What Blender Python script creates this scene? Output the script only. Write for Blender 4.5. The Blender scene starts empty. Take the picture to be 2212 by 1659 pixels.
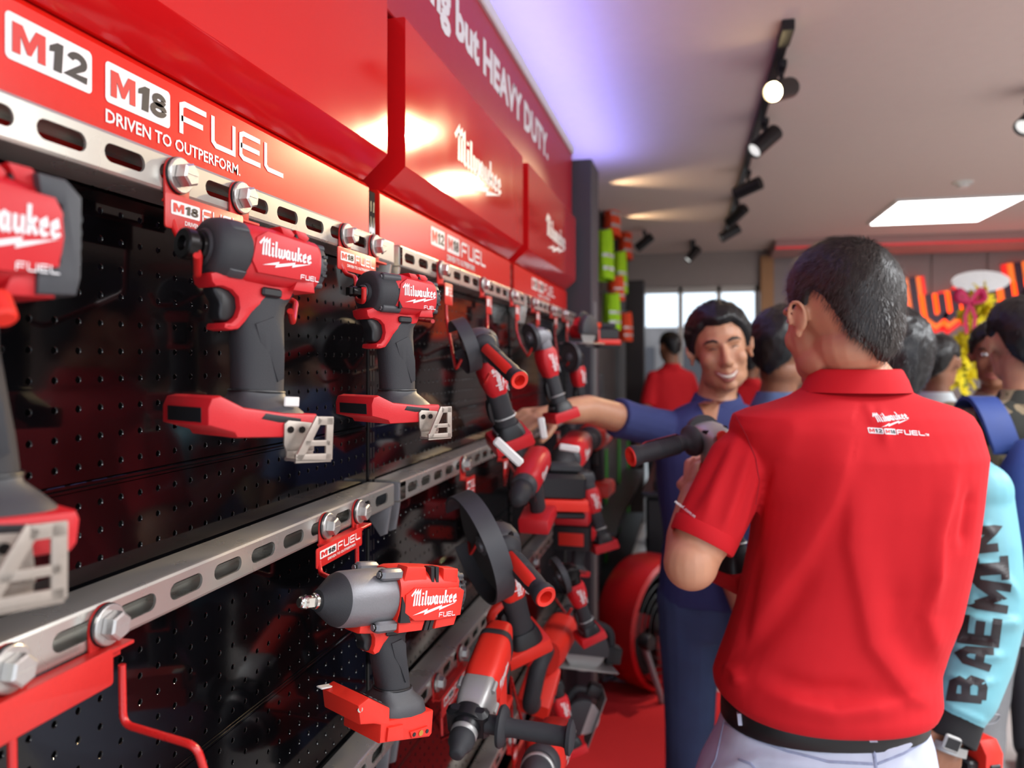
import bpy, bmesh, math, random
import numpy as np
from mathutils import Vector, Matrix, noise as mnoise
from mathutils.bvhtree import BVHTree

random.seed(7)
rng = np.random.default_rng(7)
SC = bpy.context.scene
COL = SC.collection

# ------------------------------------------------------------------ camera
CAM_H = 1.5
FPX, VPX, VPY, W, H = 1650.0, 1503.0, 779.0, 2212.0, 1659.0
TH = math.atan((VPX - W / 2) / FPX)
CT, ST = math.cos(TH), math.sin(TH)
cam = bpy.data.cameras.new('camera')
camo = bpy.data.objects.new('camera', cam)
COL.objects.link(camo)
camo.location = (0, 0, CAM_H)
camo.rotation_euler = (math.pi / 2, 0, TH)
cam.sensor_fit = 'HORIZONTAL'
cam.sensor_width = 36
cam.lens = FPX / W * 36
cam.shift_y = -(H / 2 - VPY) / W
cam.clip_start = 0.02
cam.dof.use_dof = True
cam.dof.focus_distance = 0.86
APERTURE = 0.0065
cam.dof.aperture_fstop = (cam.lens / 1000) / APERTURE
SC.camera = camo

# ------------------------------------------------------------------ world, exposure
wd = bpy.data.worlds.new('world')
SC.world = wd
wd.use_nodes = True
wd.node_tree.nodes['Background'].inputs[0].default_value = (0.80, 0.88, 1.0, 1)
wd.node_tree.nodes['Background'].inputs[1].default_value = 2.0
SC.view_settings.view_transform = 'Standard'
SC.view_settings.look = 'None'
SC.view_settings.gamma = 1
SC.view_settings.use_curve_mapping = False
SC.view_settings.exposure = 0.0
try:
    SC.cycles.max_bounces = 6
    SC.cycles.diffuse_bounces = 3
    SC.cycles.glossy_bounces = 3
    SC.cycles.transmission_bounces = 4
    SC.cycles.caustics_reflective = False
    SC.cycles.caustics_refractive = False
    SC.cycles.sample_clamp_indirect = 4.0
except Exception:
    pass

CEIL = 2.66

def area(name, loc, size, energy, color=(1, 1, 1), rot=(0, 0, 0), sy=None, spread=None):
    l = bpy.data.lights.new(name, 'AREA')
    l.energy = energy
    l.color = color
    l.size = size
    if sy:
        l.shape = 'RECTANGLE'
        l.size_y = sy
    if spread:
        l.spread = spread
    o = bpy.data.objects.new(name, l)
    COL.objects.link(o)
    o.location = loc
    o.rotation_euler = rot
    return o

def spot(name, loc, target, energy, color, angle=40, blend=0.5, size=0.03):
    l = bpy.data.lights.new(name, 'SPOT')
    l.energy = energy
    l.color = color
    l.spot_size = math.radians(angle)
    l.spot_blend = blend
    l.shadow_soft_size = size
    o = bpy.data.objects.new(name, l)
    COL.objects.link(o)
    o.location = loc
    d = Vector(target) - Vector(loc)
    o.rotation_euler = d.to_track_quat('-Z', 'Y').to_euler()
    return o

COOL = (0.93, 0.97, 1.0)
for (lx, ly, e) in ((1.5, -0.6, 42), (1.75, 1.5, 52), (3.6, 0.6, 75), (3.6, 3.2, 125), (4.3, 8.2, 85)):
    area('ceiling_panel_light', (lx, ly, CEIL - 0.03), 0.8, e, COOL)
WARM = (1.0, 0.74, 0.42)
# the track spots graze the display wall from the far side
spot('track_spot_light', (0.30, 3.05, 2.47), (-0.44, 0.80, 1.62), 120, WARM, 22, 0.6, 0.03)
spot('track_spot_light', (0.36, 4.0, 2.47), (-0.44, 1.9, 1.66), 45, WARM, 26, 0.7, 0.03)
spot('track_spot_light', (0.34, 3.3, 2.47), (-0.46, 0.66, 1.28), 120, WARM, 12, 0.6, 0.03)
spot('track_spot_light', (0.34, 3.75, 2.45), (0.02, 2.95, 0.0), 90, (1.0, 0.86, 0.68), 30, 0.3, 0.03)
# blue LED strip on top of the sign, facing the ceiling
area('led_strip_light', (-0.53, 2.2, 2.376), 0.05, 20, (0.27, 0.29, 1.0), (math.pi, math.radians(-14), 0), 4.4)
area('red_neon_glow_light', (2.6, 8.35, 2.2), 0.3, 6, (1.0, 0.12, 0.1), (math.radians(-115), 0, 0), 1.6)

# ------------------------------------------------------------------ pixel helpers (points on real planes of the room)
def ray(px, py):
    u = (px - W / 2) / FPX
    v = -(py - VPY) / FPX
    return Vector((CT * u - ST, ST * u + CT, v))

def at(px, py, d):
    return ray(px, py) * d + Vector((0, 0, CAM_H))

def on_x(px, py, X):
    r = ray(px, py)
    return r * (X / r.x) + Vector((0, 0, CAM_H))

def on_y(px, py, Y):
    r = ray(px, py)
    return r * (Y / r.y) + Vector((0, 0, CAM_H))

def on_z(px, py, Zw):
    r = ray(px, py)
    return r * ((Zw - CAM_H) / r.z) + Vector((0, 0, CAM_H))

def project(p):
    d = -ST * p[0] + CT * p[1]
    r = CT * p[0] + ST * p[1]
    return W / 2 + FPX * r / d, VPY - FPX * (p[2] - CAM_H) / d, d

RIGHT = Vector((CT, ST, 0))
FWD = Vector((-ST, CT, 0))

# ------------------------------------------------------------------ materials
MATS = {}
def s2l(c):
    return tuple((x / 12.92 if x <= 0.04045 else ((x + 0.055) / 1.055) ** 2.4) for x in c)

def mat(name, rgb, rough=0.5, metal=0.0, var=0.08, scale=60.0, bump=0.0, coat=0.0, emit=0.0, spec=0.5, sss=0.0, bdist=0.001, rvar=0.1):
    """procedural principled material: noise varies colour, roughness and relief. rgb is sRGB 0..255"""
    if name in MATS:
        return MATS[name]
    m = bpy.data.materials.new(name)
    m.use_nodes = True
    nt = m.node_tree
    b = nt.nodes['Principled BSDF']
    base = s2l([x / 255 for x in rgb])
    tc = nt.nodes.new('ShaderNodeTexCoord')
    nz = nt.nodes.new('ShaderNodeTexNoise')
    nz.inputs['Scale'].default_value = scale
    nz.inputs['Detail'].default_value = 3
    nt.links.new(tc.outputs['Object'], nz.inputs['Vector'])
    cr = nt.nodes.new('ShaderNodeMix')
    cr.data_type = 'RGBA'
    cr.inputs[6].default_value = (*[max(0, x * (1 - var)) for x in base], 1)
    cr.inputs[7].default_value = (*[min(1, x * (1 + var)) for x in base], 1)
    nt.links.new(nz.outputs['Fac'], cr.inputs[0])
    nt.links.new(cr.outputs[2], b.inputs['Base Color'])
    mr = nt.nodes.new('ShaderNodeMapRange')
    mr.inputs['To Min'].default_value = max(0.02, rough * (1 - rvar))
    mr.inputs['To Max'].default_value = min(1, rough * (1 + rvar))
    nt.links.new(nz.outputs['Fac'], mr.inputs['Value'])
    nt.links.new(mr.outputs['Result'], b.inputs['Roughness'])
    b.inputs['Metallic'].default_value = metal
    b.inputs['Specular IOR Level'].default_value = spec
    if coat:
        b.inputs['Coat Weight'].default_value = coat
        b.inputs['Coat Roughness'].default_value = 0.08
    if sss:
        b.inputs['Subsurface Weight'].default_value = sss
        b.inputs['Subsurface Radius'].default_value = (0.01, 0.004, 0.002)
        b.inputs['Subsurface Scale'].default_value = 0.5
    if emit:
        b.inputs['Emission Color'].default_value = (*base, 1)
        b.inputs['Emission Strength'].default_value = emit
    if bump:
        bp = nt.nodes.new('ShaderNodeBump')
        bp.inputs['Strength'].default_value = bump
        bp.inputs['Distance'].default_value = bdist
        nt.links.new(nz.outputs['Fac'], bp.inputs['Height'])
        nt.links.new(bp.outputs['Normal'], b.inputs['Normal'])
    MATS[name] = m
    return m

RED_T = mat('tool_red_plastic', (206, 32, 40), 0.42, bump=0.15, scale=900)
RED_T2 = mat('tool_red_orange_plastic', (232, 48, 34), 0.42, bump=0.15, scale=900)
GREY_D = mat('dark_grey_plastic', (62, 63, 67), 0.5, bump=0.2, scale=900)
RUBBER = mat('black_rubber', (44, 45, 49), 0.62, bump=0.35, scale=1400)
BLACK_P = mat('black_plastic', (26, 26, 29), 0.42, bump=0.1, scale=900)
BLACK_M = mat('black_oxide_steel', (40, 38, 38), 0.32, metal=0.8)
GREY_M = mat('gunmetal_casting', (132, 132, 136), 0.45, metal=0.5, bump=0.15, scale=500)
SILVER = mat('cast_aluminium', (176, 176, 174), 0.42, metal=0.5, bump=0.2, scale=500)
CHROME = mat('polished_steel', (215, 212, 205), 0.16, metal=1.0)
HOOK_M = mat('matte_nickel_plate', (178, 168, 158), 0.42, metal=0.7, bump=0.1, scale=400)
WHITE_I = mat('white_print', (240, 238, 238), 0.5, var=0.02)
BLACK_I = mat('black_print', (48, 44, 46), 0.5, var=0.02)
RED_I = mat('red_print', (214, 44, 42), 0.45, var=0.02)
WIRE_R = mat('red_enamelled_wire', (206, 34, 32), 0.28, coat=0.4)
PLATE_R = mat('red_enamelled_plate', (206, 42, 38), 0.38, bump=0.1, scale=300)
BOLT_M = mat('zinc_bolt', (206, 204, 200), 0.34, metal=0.8, bump=0.15, scale=300)
WHITE_P = mat('white_plastic', (226, 224, 220), 0.4)
GREEN_V = mat('neon_green_fabric', (168, 226, 20), 0.8, bump=0.3, scale=300)
ORANGE_V = mat('neon_orange_fabric', (245, 78, 34), 0.8, bump=0.3, scale=300)

# ------------------------------------------------------------------ mesh kit
def ensure(o, parent=None, loc=None):
    COL.objects.link(o)
    if parent is not None:
        o.parent = parent
    if loc is not None:
        o.location = loc
    return o

def obj(name, v, f, m, parent=None, smooth=40, mats=None, fm=None):
    me = bpy.data.meshes.new(name)
    me.from_pydata([tuple(p) for p in v], [], [tuple(q) for q in f])
    for x in (mats or [m]):
        me.materials.append(x)
    if fm is not None:
        me.polygons.foreach_set('material_index', fm)
    me.update()
    bm = bmesh.new()
    bm.from_mesh(me)
    bmesh.ops.recalc_face_normals(bm, faces=bm.faces)
    bm.to_mesh(me)
    bm.free()
    if smooth:
        me.shade_smooth()
        me.set_sharp_from_angle(angle=math.radians(smooth))
    o = bpy.data.objects.new(name, me)
    return ensure(o, parent)

def tag(o, label=None, cat=None, group=None, kind=None):
    if label: o['label'] = label
    if cat: o['category'] = cat
    if group: o['group'] = group
    if kind: o['kind'] = kind
    return o

def empty(name, label, cat, group=None, mw=None, kind=None):
    o = bpy.data.objects.new(name, None)
    o.empty_display_size = 0.02
    COL.objects.link(o)
    if mw is not None:
        o.matrix_world = mw
    return tag(o, label, cat, group, kind)

class MB:
    def __init__(self, k=1.0):
        self.v = []; self.f = []; self.k = k
    def add(self, vf, M=None):
        v, f = vf
        n = len(self.v)
        if M is not None:
            v = [M @ Vector(p) for p in v]
        k = self.k
        self.v += [(p[0] * k, p[1] * k, p[2] * k) for p in v]
        self.f += [tuple(i + n for i in q) for q in f]
        return self
    def obj(self, name, m, parent=None, smooth=40):
        return obj(name, self.v, self.f, m, parent, smooth)

def rings(rs, cap=True, closed=True):
    """skin a list of equal-length rings"""
    v = []; f = []
    n = len(rs[0])
    for r in rs: v += [tuple(p) for p in r]
    for k in range(len(rs) - 1):
        for i in range(n if closed else n - 1):
            j = (i + 1) % n
            f.append((k * n + i, k * n + j, (k + 1) * n + j, (k + 1) * n + i))
    if cap:
        f.append(tuple(range(n)))
        f.append(tuple((len(rs) - 1) * n + i for i in range(n)))
    return v, f

def box(c, s, b=0.0):
    x, y, z = (q / 2 for q in s)
    b = min(b, x * 0.9, y * 0.9, z * 0.9)
    if b <= 0:
        v = [(c[0] + i * x, c[1] + j * y, c[2] + k * z) for k in (-1, 1) for (i, j) in ((-1, -1), (1, -1), (1, 1), (-1, 1))]
        return v, [(0, 3, 2, 1), (4, 5, 6, 7), (0, 1, 5, 4), (1, 2, 6, 5), (2, 3, 7, 6), (3, 0, 4, 7)]
    def ring(hx, hy, zz, bb):
        return [(c[0] + px, c[1] + py, c[2] + zz) for px, py in ((-hx + bb, -hy), (hx - bb, -hy), (hx, -hy + bb), (hx, hy - bb), (hx - bb, hy), (-hx + bb, hy), (-hx, hy - bb), (-hx, -hy + bb))]
    return rings([ring(x - b, y - b, -z, b * 0.5), ring(x, y, -z + b, b), ring(x, y, z - b, b), ring(x - b, y - b, z, b * 0.5)])

AX = {'x': (Vector((1, 0, 0)), Vector((0, 1, 0)), Vector((0, 0, 1))),
      'y': (Vector((0, 1, 0)), Vector((0, 0, 1)), Vector((1, 0, 0))),
      'z': (Vector((0, 0, 1)), Vector((1, 0, 0)), Vector((0, 1, 0)))}

def lathe(prof, n=24, axis='x', o=(0, 0, 0), cap=True, ph=0.0):
    a, b, c = AX[axis]
    o = Vector(o)
    rs = []
    for (t, r) in prof:
        rs.append([o + a * t + b * (r * math.cos(2 * math.pi * i / n + ph)) + c * (r * math.sin(2 * math.pi * i / n + ph)) for i in range(n)])
    return rings(rs, cap)

def cyl(p0, p1, r, n=16, r1=None, b=0.0):
    p0, p1 = Vector(p0), Vector(p1)
    d = (p1 - p0)
    L = d.length
    d.normalize()
    u = d.orthogonal().normalized()
    w = d.cross(u)
    r1 = r if r1 is None else r1
    pr = [(0, r), (L, r1)] if b <= 0 else [(0, r - b), (b, r), (L - b, r1), (L, r1 - b)]
    return rings([[p0 + d * t + u * (q * math.cos(2 * math.pi * i / n)) + w * (q * math.sin(2 * math.pi * i / n)) for i in range(n)] for t, q in pr])

def fillet(pts, rad, n=5):
    pts = [Vector(p) for p in pts]
    out = [pts[0]]
    for i in range(1, len(pts) - 1):
        a, b, c = pts[i - 1], pts[i], pts[i + 1]
        d1 = (a - b); d2 = (c - b)
        r = min(rad, d1.length * 0.45, d2.length * 0.45)
        p = b + d1.normalized() * r
        q = b + d2.normalized() * r
        for k in range(n + 1):
            t = k / n
            out.append(p * (1 - t) ** 2 + b * (2 * t * (1 - t)) + q * t ** 2)
    out.append(pts[-1])
    return out

def tube(pts, r, n=10, rr=None, flat=1.0):
    pts = [Vector(p) for p in pts]
    rs = []
    prev = None
    for i, p in enumerate(pts):
        t = (pts[min(i + 1, len(pts) - 1)] - pts[max(i - 1, 0)])
        t.normalize()
        if prev is None:
            u = t.orthogonal().normalized()
        else:
            u = (prev - t * prev.dot(t)).normalized()
        prev = u
        w = t.cross(u)
        q = rr[i] if rr else r
        rs.append([p + u * (q * math.cos(2 * math.pi * k / n)) + w * (q * flat * math.sin(2 * math.pi * k / n)) for k in range(n)])
    return rings(rs)

def inset(pl, d):
    n = len(pl)
    A = sum(pl[i][0] * pl[(i + 1) % n][1] - pl[(i + 1) % n][0] * pl[i][1] for i in range(n))
    sg = 1 if A > 0 else -1
    out = []
    for i in range(n):
        p0 = Vector(pl[i - 1]); p1 = Vector(pl[i]); p2 = Vector(pl[(i + 1) % n])
        e1 = (p1 - p0); e2 = (p2 - p1)
        if e1.length < 1e-9 or e2.length < 1e-9:
            out.append(tuple(p1)); continue
        e1.normalize(); e2.normalize()
        n1 = Vector((-e1.y, e1.x)) * sg; n2 = Vector((-e2.y, e2.x)) * sg
        m = n1 + n2
        if m.length < 1e-6: m = n1.copy()
        m.normalize()
        k = d / max(0.45, m.dot(n1))
        out.append(tuple(p1 + m * k))
    return out

def smooth_poly(pl, it=1):
    """corner cutting of a closed 2D outline"""
    for _ in range(it):
        q = []
        n = len(pl)
        for i in range(n):
            a = pl[i]; b = pl[(i + 1) % n]
            q.append((a[0] * 0.75 + b[0] * 0.25, a[1] * 0.75 + b[1] * 0.25))
            q.append((a[0] * 0.25 + b[0] * 0.75, a[1] * 0.25 + b[1] * 0.75))
        pl = q
    return pl

def prism(pl, t0, t1, b=0.0, axis='y', steps=2):
    """outline in the plane across `axis` (y: x,z ; x: y,z ; z: x,y), between t0 and t1, with rounded rims"""
    def put(p, t):
        if axis == 'y': return (p[0], t, p[1])
        if axis == 'x': return (t, p[0], p[1])
        return (p[0], p[1], t)
    L = []
    if b > 0:
        for k in range(steps + 1):
            a = math.pi / 2 * k / steps
            L.append((t0 + b * (1 - math.sin(a)), b * (1 - math.cos(a))))
        L = sorted(L, key=lambda q: q[0])
        M2 = [(t1 - (t - t0), i) for t, i in reversed(L)]
        L = L + M2
    else:
        L = [(t0, 0), (t1, 0)]
    rs = []
    for t, i in L:
        q = inset(pl, i) if i > 1e-9 else pl
        rs.append([put(p, t) for p in q])
    return rings(rs)

def superring(cx, cy, cz, hx, hy, n=24, e=2.6, plane='xy', tilt=0.0):
    out = []
    for i in range(n):
        a = 2 * math.pi * i / n
        ca, sa = math.cos(a), math.sin(a)
        x = hx * math.copysign(abs(ca) ** (2 / e), ca)
        y = hy * math.copysign(abs(sa) ** (2 / e), sa)
        if plane == 'xy': out.append((cx + x, cy + y, cz + x * tilt))
        elif plane == 'yz': out.append((cx, cy + x, cz + y))
        else: out.append((cx + x, cy, cz + y))
    return out

def basis(o, xd, zd):
    x = Vector(xd).normalized()
    z = Vector(zd)
    z = (z - x * z.dot(x)).normalized()
    y = z.cross(x)
    M = Matrix(((x.x, y.x, z.x, o[0]), (x.y, y.y, z.y, o[1]), (x.z, y.z, z.z, o[2]), (0, 0, 0, 1)))
    return M

# ------------------------------------------------------------------ lettering
def seg_strip(pts, t, cut=True):
    """polyline stroke of width t with mitred joints -> 2D quads"""
    P = [Vector(p) for p in pts]
    L = []; R = []
    for i in range(len(P)):
        if i == 0: d = (P[1] - P[0]).normalized(); nrm = Vector((-d.y, d.x)); k = 1
        elif i == len(P) - 1: d = (P[-1] - P[-2]).normalized(); nrm = Vector((-d.y, d.x)); k = 1
        else:
            d1 = (P[i] - P[i - 1]).normalized(); d2 = (P[i + 1] - P[i]).normalized()
            n1 = Vector((-d1.y, d1.x)); n2 = Vector((-d2.y, d2.x))
            nrm = (n1 + n2)
            if nrm.length < 1e-5: nrm = n1
            nrm.normalize()
            k = 1 / max(0.5, nrm.dot(n1))
        L.append(P[i] + nrm * (t / 2 * k)); R.append(P[i] - nrm * (t / 2 * k))
    v = [tuple(p) for p in L] + [tuple(p) for p in R]
    n = len(P)
    return v, [(i, i + 1, n + i + 1, n + i) for i in range(n - 1)]

def join2(lst):
    v = []; f = []
    for a, b in lst:
        n = len(v)
        v += list(a); f += [tuple(i + n for i in q) for q in b]
    return v, f

SCRIPT = [[(-0.08, 0.66), (0.20, 1.02), (0.20, 0.00)], [(0.20, 0.76), (0.42, 1.0), (0.42, 0.02)], [(0.42, 0.76), (0.64, 1.0), (0.64, 0.08), (0.76, 0.02)],
          [(0.92, 0.60), (0.92, 0.08), (1.02, 0.02)], [(0.92, 0.74), (0.92, 0.86)],
          [(1.18, 1.00), (1.18, 0.08), (1.28, 0.02)],
          [(1.42, 0.60), (1.42, 0.14), (1.50, 0.04), (1.64, 0.12), (1.64, 0.58)], [(1.64, 0.14), (1.72, 0.04), (1.86, 0.14), (1.86, 0.62)],
          [(2.26, 0.60), (2.26, 0.08), (2.36, 0.02)], [(2.24, 0.52), (2.14, 0.58), (2.04, 0.48), (2.04, 0.14), (2.12, 0.05), (2.22, 0.14)],
          [(2.50, 0.60), (2.50, 0.14), (2.58, 0.05), (2.74, 0.16)], [(2.76, 0.60), (2.76, 0.08), (2.84, 0.02)],
          [(2.98, 1.00), (2.98, 0.00)], [(3.00, 0.28), (3.24, 0.60)], [(3.08, 0.36), (3.26, 0.02)],
          [(3.42, 0.30), (3.60, 0.40), (3.56, 0.58), (3.42, 0.48), (3.42, 0.14), (3.50, 0.05), (3.66, 0.12)],
          [(3.82, 0.30), (4.00, 0.40), (3.96, 0.58), (3.82, 0.48), (3.82, 0.14), (3.90, 0.05), (4.10, 0.16)]]
BOLTS = [(0.20, -0.62), (1.50, -0.26), (1.44, -0.42), (2.80, -0.10), (2.72, -0.26), (4.10, -0.02), (2.52, -0.50), (2.58, -0.34), (1.18, -0.68), (1.26, -0.50)]

def logo_script(width=1.0, rise=0.13, t=0.11):
    """brush-script word over a lightning stroke, normalised to the given width"""
    sh = [seg_strip(s, t) for s in SCRIPT]
    # lightning: two quads + spikes as fan of triangles
    b = BOLTS
    sh.append((b, [(0, 1, 9), (9, 1, 2), (9, 2, 8), (8, 2, 3), (8, 3, 7), (7, 3, 4), (7, 4, 6), (6, 4, 5)]))
    v, f = join2(sh)
    k = width / 4.2
    ca, sa = math.cos(rise), math.sin(rise)
    out = []
    for x, y in v:
        taper = 1.0 - 0.035 * x
        x, y = x - 2.05, (y - 0.1) * taper
        out.append(((x * ca - y * sa) * k, (x * sa + y * ca) * k))
    return out, f

def word_fuel(width=1.0, t=0.17, ital=0.0):
    G = {'F': [[(0, 0), (0, 0.84), (0.14, 1 - t / 2), (1.0, 1 - t / 2)], [(0, 0.46), (0.86, 0.46)]],
         'U': [[(0, 1), (0, 0.2), (0.14, t / 2), (0.95, t / 2), (0.95, 1)]],
         'E': [[(0.98, 1 - t / 2), (0.14, 1 - t / 2), (0, 0.84), (0, 0.18), (0.14, t / 2), (1.0, t / 2)], [(0, 0.5), (0.95, 0.5)]],
         'L': [[(0, 1), (0, 0.2), (0.14, t / 2), (1.0, t / 2)]]}
    sh = []
    x = 0
    for ch in 'FUEL':
        for s in G[ch]:
            sh.append(seg_strip([(x + p[0] * 1.15, p[1]) for p in s], t))
        x += 1.15 + 0.32
    v, f = join2(sh)
    k = width / (x - 0.32)
    return [((p[0] + p[1] * ital) * k, p[1] * k) for p in v], f

FONT_CACHE = {}
def text2(s, height=1.0, bold=0.0, shear=0.0, squeeze=1.0, res=2):
    """built-in font string -> 2D verts, faces; cap height = height, left at 0"""
    key = (s, bold, shear, res)
    if key not in FONT_CACHE:
        c = bpy.data.curves.new('t', 'FONT')
        c.body = s
        c.size = 1.0
        c.offset = bold
        c.shear = shear
        c.resolution_u = res
        o = bpy.data.objects.new('t', c)
        COL.objects.link(o)
        dg = bpy.context.evaluated_depsgraph_get()
        me = bpy.data.meshes.new_from_object(o.evaluated_get(dg))
        v = [(p.co.x, p.co.y) for p in me.vertices]
        f = [tuple(p.vertices) for p in me.polygons]
        bpy.data.objects.remove(o)
        bpy.data.curves.remove(c)
        bpy.data.meshes.remove(me)
        FONT_CACHE[key] = (v, f)
    v, f = FONT_CACHE[key]
    if not v: return [], []
    x0 = min(p[0] for p in v)
    k = height / 0.72
    return [((p[0] - x0) * k * squeeze, p[1] * k) for p in v], f

def width2(vf):
    xs = [p[0] for p in vf[0]]
    return max(xs) - min(xs)

def fit2(vf, w, h=None):
    v, f = vf
    x0 = min(p[0] for p in v); x1 = max(p[0] for p in v)
    y0 = min(p[1] for p in v); y1 = max(p[1] for p in v)
    k = w / (x1 - x0); q = k if h is None else h / (y1 - y0)
    return [((p[0] - x0) * k, (p[1] - y0) * q) for p in v], f

def shift2(vf, dx, dy):
    return [(p[0] + dx, p[1] + dy) for p in vf[0]], vf[1]

def rrect(w, h, r, n=4):
    o = []
    for cx, cy, a0 in ((w - r, h - r, 0), (r, h - r, 90), (r, r, 180), (w - r, r, 270)):
        for k in range(n + 1):
            a = math.radians(a0 + 90 * k / n)
            o.append((cx + r * math.cos(a), cy + r * math.sin(a)))
    return o, [tuple(range(len(o)))]

def decal(name, vf, m, parent, o, right, up, off=0.0, smooth=0):
    """flat print: 2D shape laid on a surface at o with axes right/up, lifted by off along right x up"""
    right = Vector(right).normalized(); up = Vector(up).normalized()
    n = right.cross(up)
    o = Vector(o) + n * off
    return obj(name, [o + right * p[0] + up * p[1] for p in vf[0]], vf[1], m, parent, smooth)

GLY = {'M': ([(0, 0), (0, 1), (0.30, 1), (0.5, 0.52), (0.70, 1), (1, 1), (1, 0), (0.76, 0), (0.76, 0.62), (0.56, 0.10), (0.44, 0.10), (0.24, 0.62), (0.24, 0)],
             [(0, 1, 11), (0, 11, 12), (1, 2, 11), (2, 3, 10), (2, 10, 11), (3, 9, 10), (3, 4, 9), (4, 8, 9), (4, 5, 8), (5, 6, 8), (6, 7, 8)]),
       '1': seg_strip([(0.02, 0.70), (0.30, 0.86), (0.30, 0.0)], 0.27)}
def arc(cx, cy, rx, ry, a0, a1, n=12):
    return [(cx + rx * math.cos(math.radians(a0 + (a1 - a0) * k / n)), cy + ry * math.sin(math.radians(a0 + (a1 - a0) * k / n))) for k in range(n + 1)]
GLY['1'] = ([(0.12, 0), (0.42, 0), (0.42, 1), (0.20, 1), (-0.06, 0.80), (-0.06, 0.60), (0.12, 0.66)], [(0, 1, 2, 6), (2, 3, 6), (3, 4, 5), (3, 5, 6)])
GLY['2'] = seg_strip(arc(0.38, 0.66, 0.27, 0.22, 170, -40) + [(0.12, 0.14), (0.80, 0.12)], 0.24)
GLY['8'] = join2([seg_strip(arc(0.38, 0.72, 0.21, 0.165, 0, 360, 16), 0.22), seg_strip(arc(0.38, 0.29, 0.27, 0.185, 0, 360, 16), 0.23)])

def glyphs(s, h, gap=0.08, shear=0.0):
    lst = []; x = 0
    for ch in s:
        v, f = GLY[ch]
        x0 = min(p[0] for p in v); x1 = max(p[0] for p in v)
        lst.append(([((p[0] - x0 + x + p[1] * shear) * h, p[1] * h) for p in v], f))
        x += x1 - x0 + gap
    return join2(lst)

def badge(parent, o, right, up, h, txt='M18', off=0.0004, dark=BLACK_I, w=1.62):
    """white rounded plate with a red M and dark numerals: one part each"""
    decal('badge', rrect(h * w, h, h * 0.12), WHITE_I, parent, o, right, up, off)
    right = Vector(right).normalized(); up = Vector(up).normalized()
    wd_ = h * w
    a = fit2(glyphs('M', 1), wd_ * 0.36, h * 0.64)
    decal('lettering', a, RED_I, parent, Vector(o) + right * wd_ * 0.07 + up * h * 0.18, right, up, off * 2)
    a = fit2(glyphs(txt[1:], 1, 0.06, 0.06), wd_ * 0.46, h * 0.64)
    decal('lettering', a, dark, parent, Vector(o) + right * wd_ * 0.475 + up * h * 0.18, right, up, off * 2)
    return h * w
# ================================================================== the room
CARPET = mat('red_carpet', (196, 18, 26), 0.95, bump=0.6, scale=700, var=0.25, bdist=0.003)
TILE = mat('grey_floor_tile', (186, 182, 178), 0.35, var=0.06, scale=8)
CEIL_M = mat('ceiling_paint', (238, 216, 208), 0.9, var=0.03, scale=20)
WALL_M = mat('warm_grey_wall_paint', (168, 156, 150), 0.85, var=0.05, scale=15)
WALL_D = mat('dark_wall_paint', (70, 62, 60), 0.8, var=0.05, scale=15)
PANEL_G = mat('grey_wall_panel', (150, 138, 136), 0.6, var=0.05, scale=12)
WOOD_T = mat('tan_wood_trim', (176, 128, 84), 0.55, var=0.15, scale=25)
RED_GLOSS = mat('glossy_red_acrylic', (212, 24, 28), 0.10, var=0.03, scale=6, coat=0.5, bump=0.03, bdist=0.0006, rvar=0.5)
RED_SHEET = mat('satin_red_steel_sheet', (226, 34, 24), 0.24, var=0.04, scale=220, bump=0.10, bdist=0.0004)
BLACK_GL = mat('gloss_black_powder_coat', (7, 7, 9), 0.07, var=0.1, scale=300, bump=0.02, bdist=0.0003, spec=0.4)
STRUT = mat('galvanised_strut', (206, 204, 196), 0.28, metal=0.75, var=0.04, scale=18, bump=0.03, bdist=0.0003, rvar=0.12)
PILLAR_M = mat('charcoal_pillar_cladding', (62, 60, 66), 0.55)
POST_M = mat('grey_painted_post', (112, 112, 112), 0.5)

def struct(name, v, f, m, parent=None, smooth=0):
    o = obj(name, v, f, m, parent, smooth)
    if parent is None: o['kind'] = 'structure'
    return o

struct('floor', *box((2.0, 4.2, -0.05), (6.4, 14.4, 0.1)), TILE)
struct('ceiling', *box((2.0, 4.2, CEIL + 0.06), (6.4, 14.4, 0.12)), CEIL_M)
struct('wall_left', *box((-0.80, 3.0, CEIL / 2), (0.16, 11.0, CEIL)), WALL_D)
struct('wall_right', *box((5.25, 3.0, CEIL / 2), (0.1, 11.0, CEIL)), WALL_M)
FW = 8.4
# far wall with the glazed entrance on its left
GX0, GX1, GZ = -0.62, 0.66, 2.29
wf = MB()
wf.add(box(((GX1 + 5.2) / 2 + 0.05, FW + 0.06, CEIL / 2), (5.2 - GX1 - 0.1, 0.12, CEIL)))
wf.add(box(((GX0 + GX1) / 2, FW + 0.06, (GZ + CEIL) / 2), (GX1 - GX0 + 0.3, 0.12, CEIL - GZ)))
wback = wf.obj('wall_back', WALL_M, smooth=0)
wback['kind'] = 'structure'
for i in range(9):      # upright cladding panels
    obj('panel', *box((1.03 + i * 0.5, FW - 0.012, 1.32), (0.488, 0.022, 2.60), 0.004), PANEL_G, wback, 30)
t1 = struct('trim_1', *box((GX1 + 0.06, FW - 0.03, 1.30), (0.13, 0.10, 2.58), 0.006), WOOD_T)
sof = struct('trim_2', *box((2.97, 8.02, 2.615), (4.46, 0.66, 0.10), 0.006), mat('soffit_paint', (188, 150, 146), 0.8))
obj('light_line', *box((2.97, 7.685, 2.575), (4.46, 0.012, 0.022)), mat('red_led_line', (226, 60, 66), 0.5, emit=0.3), sof, 0)
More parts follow.
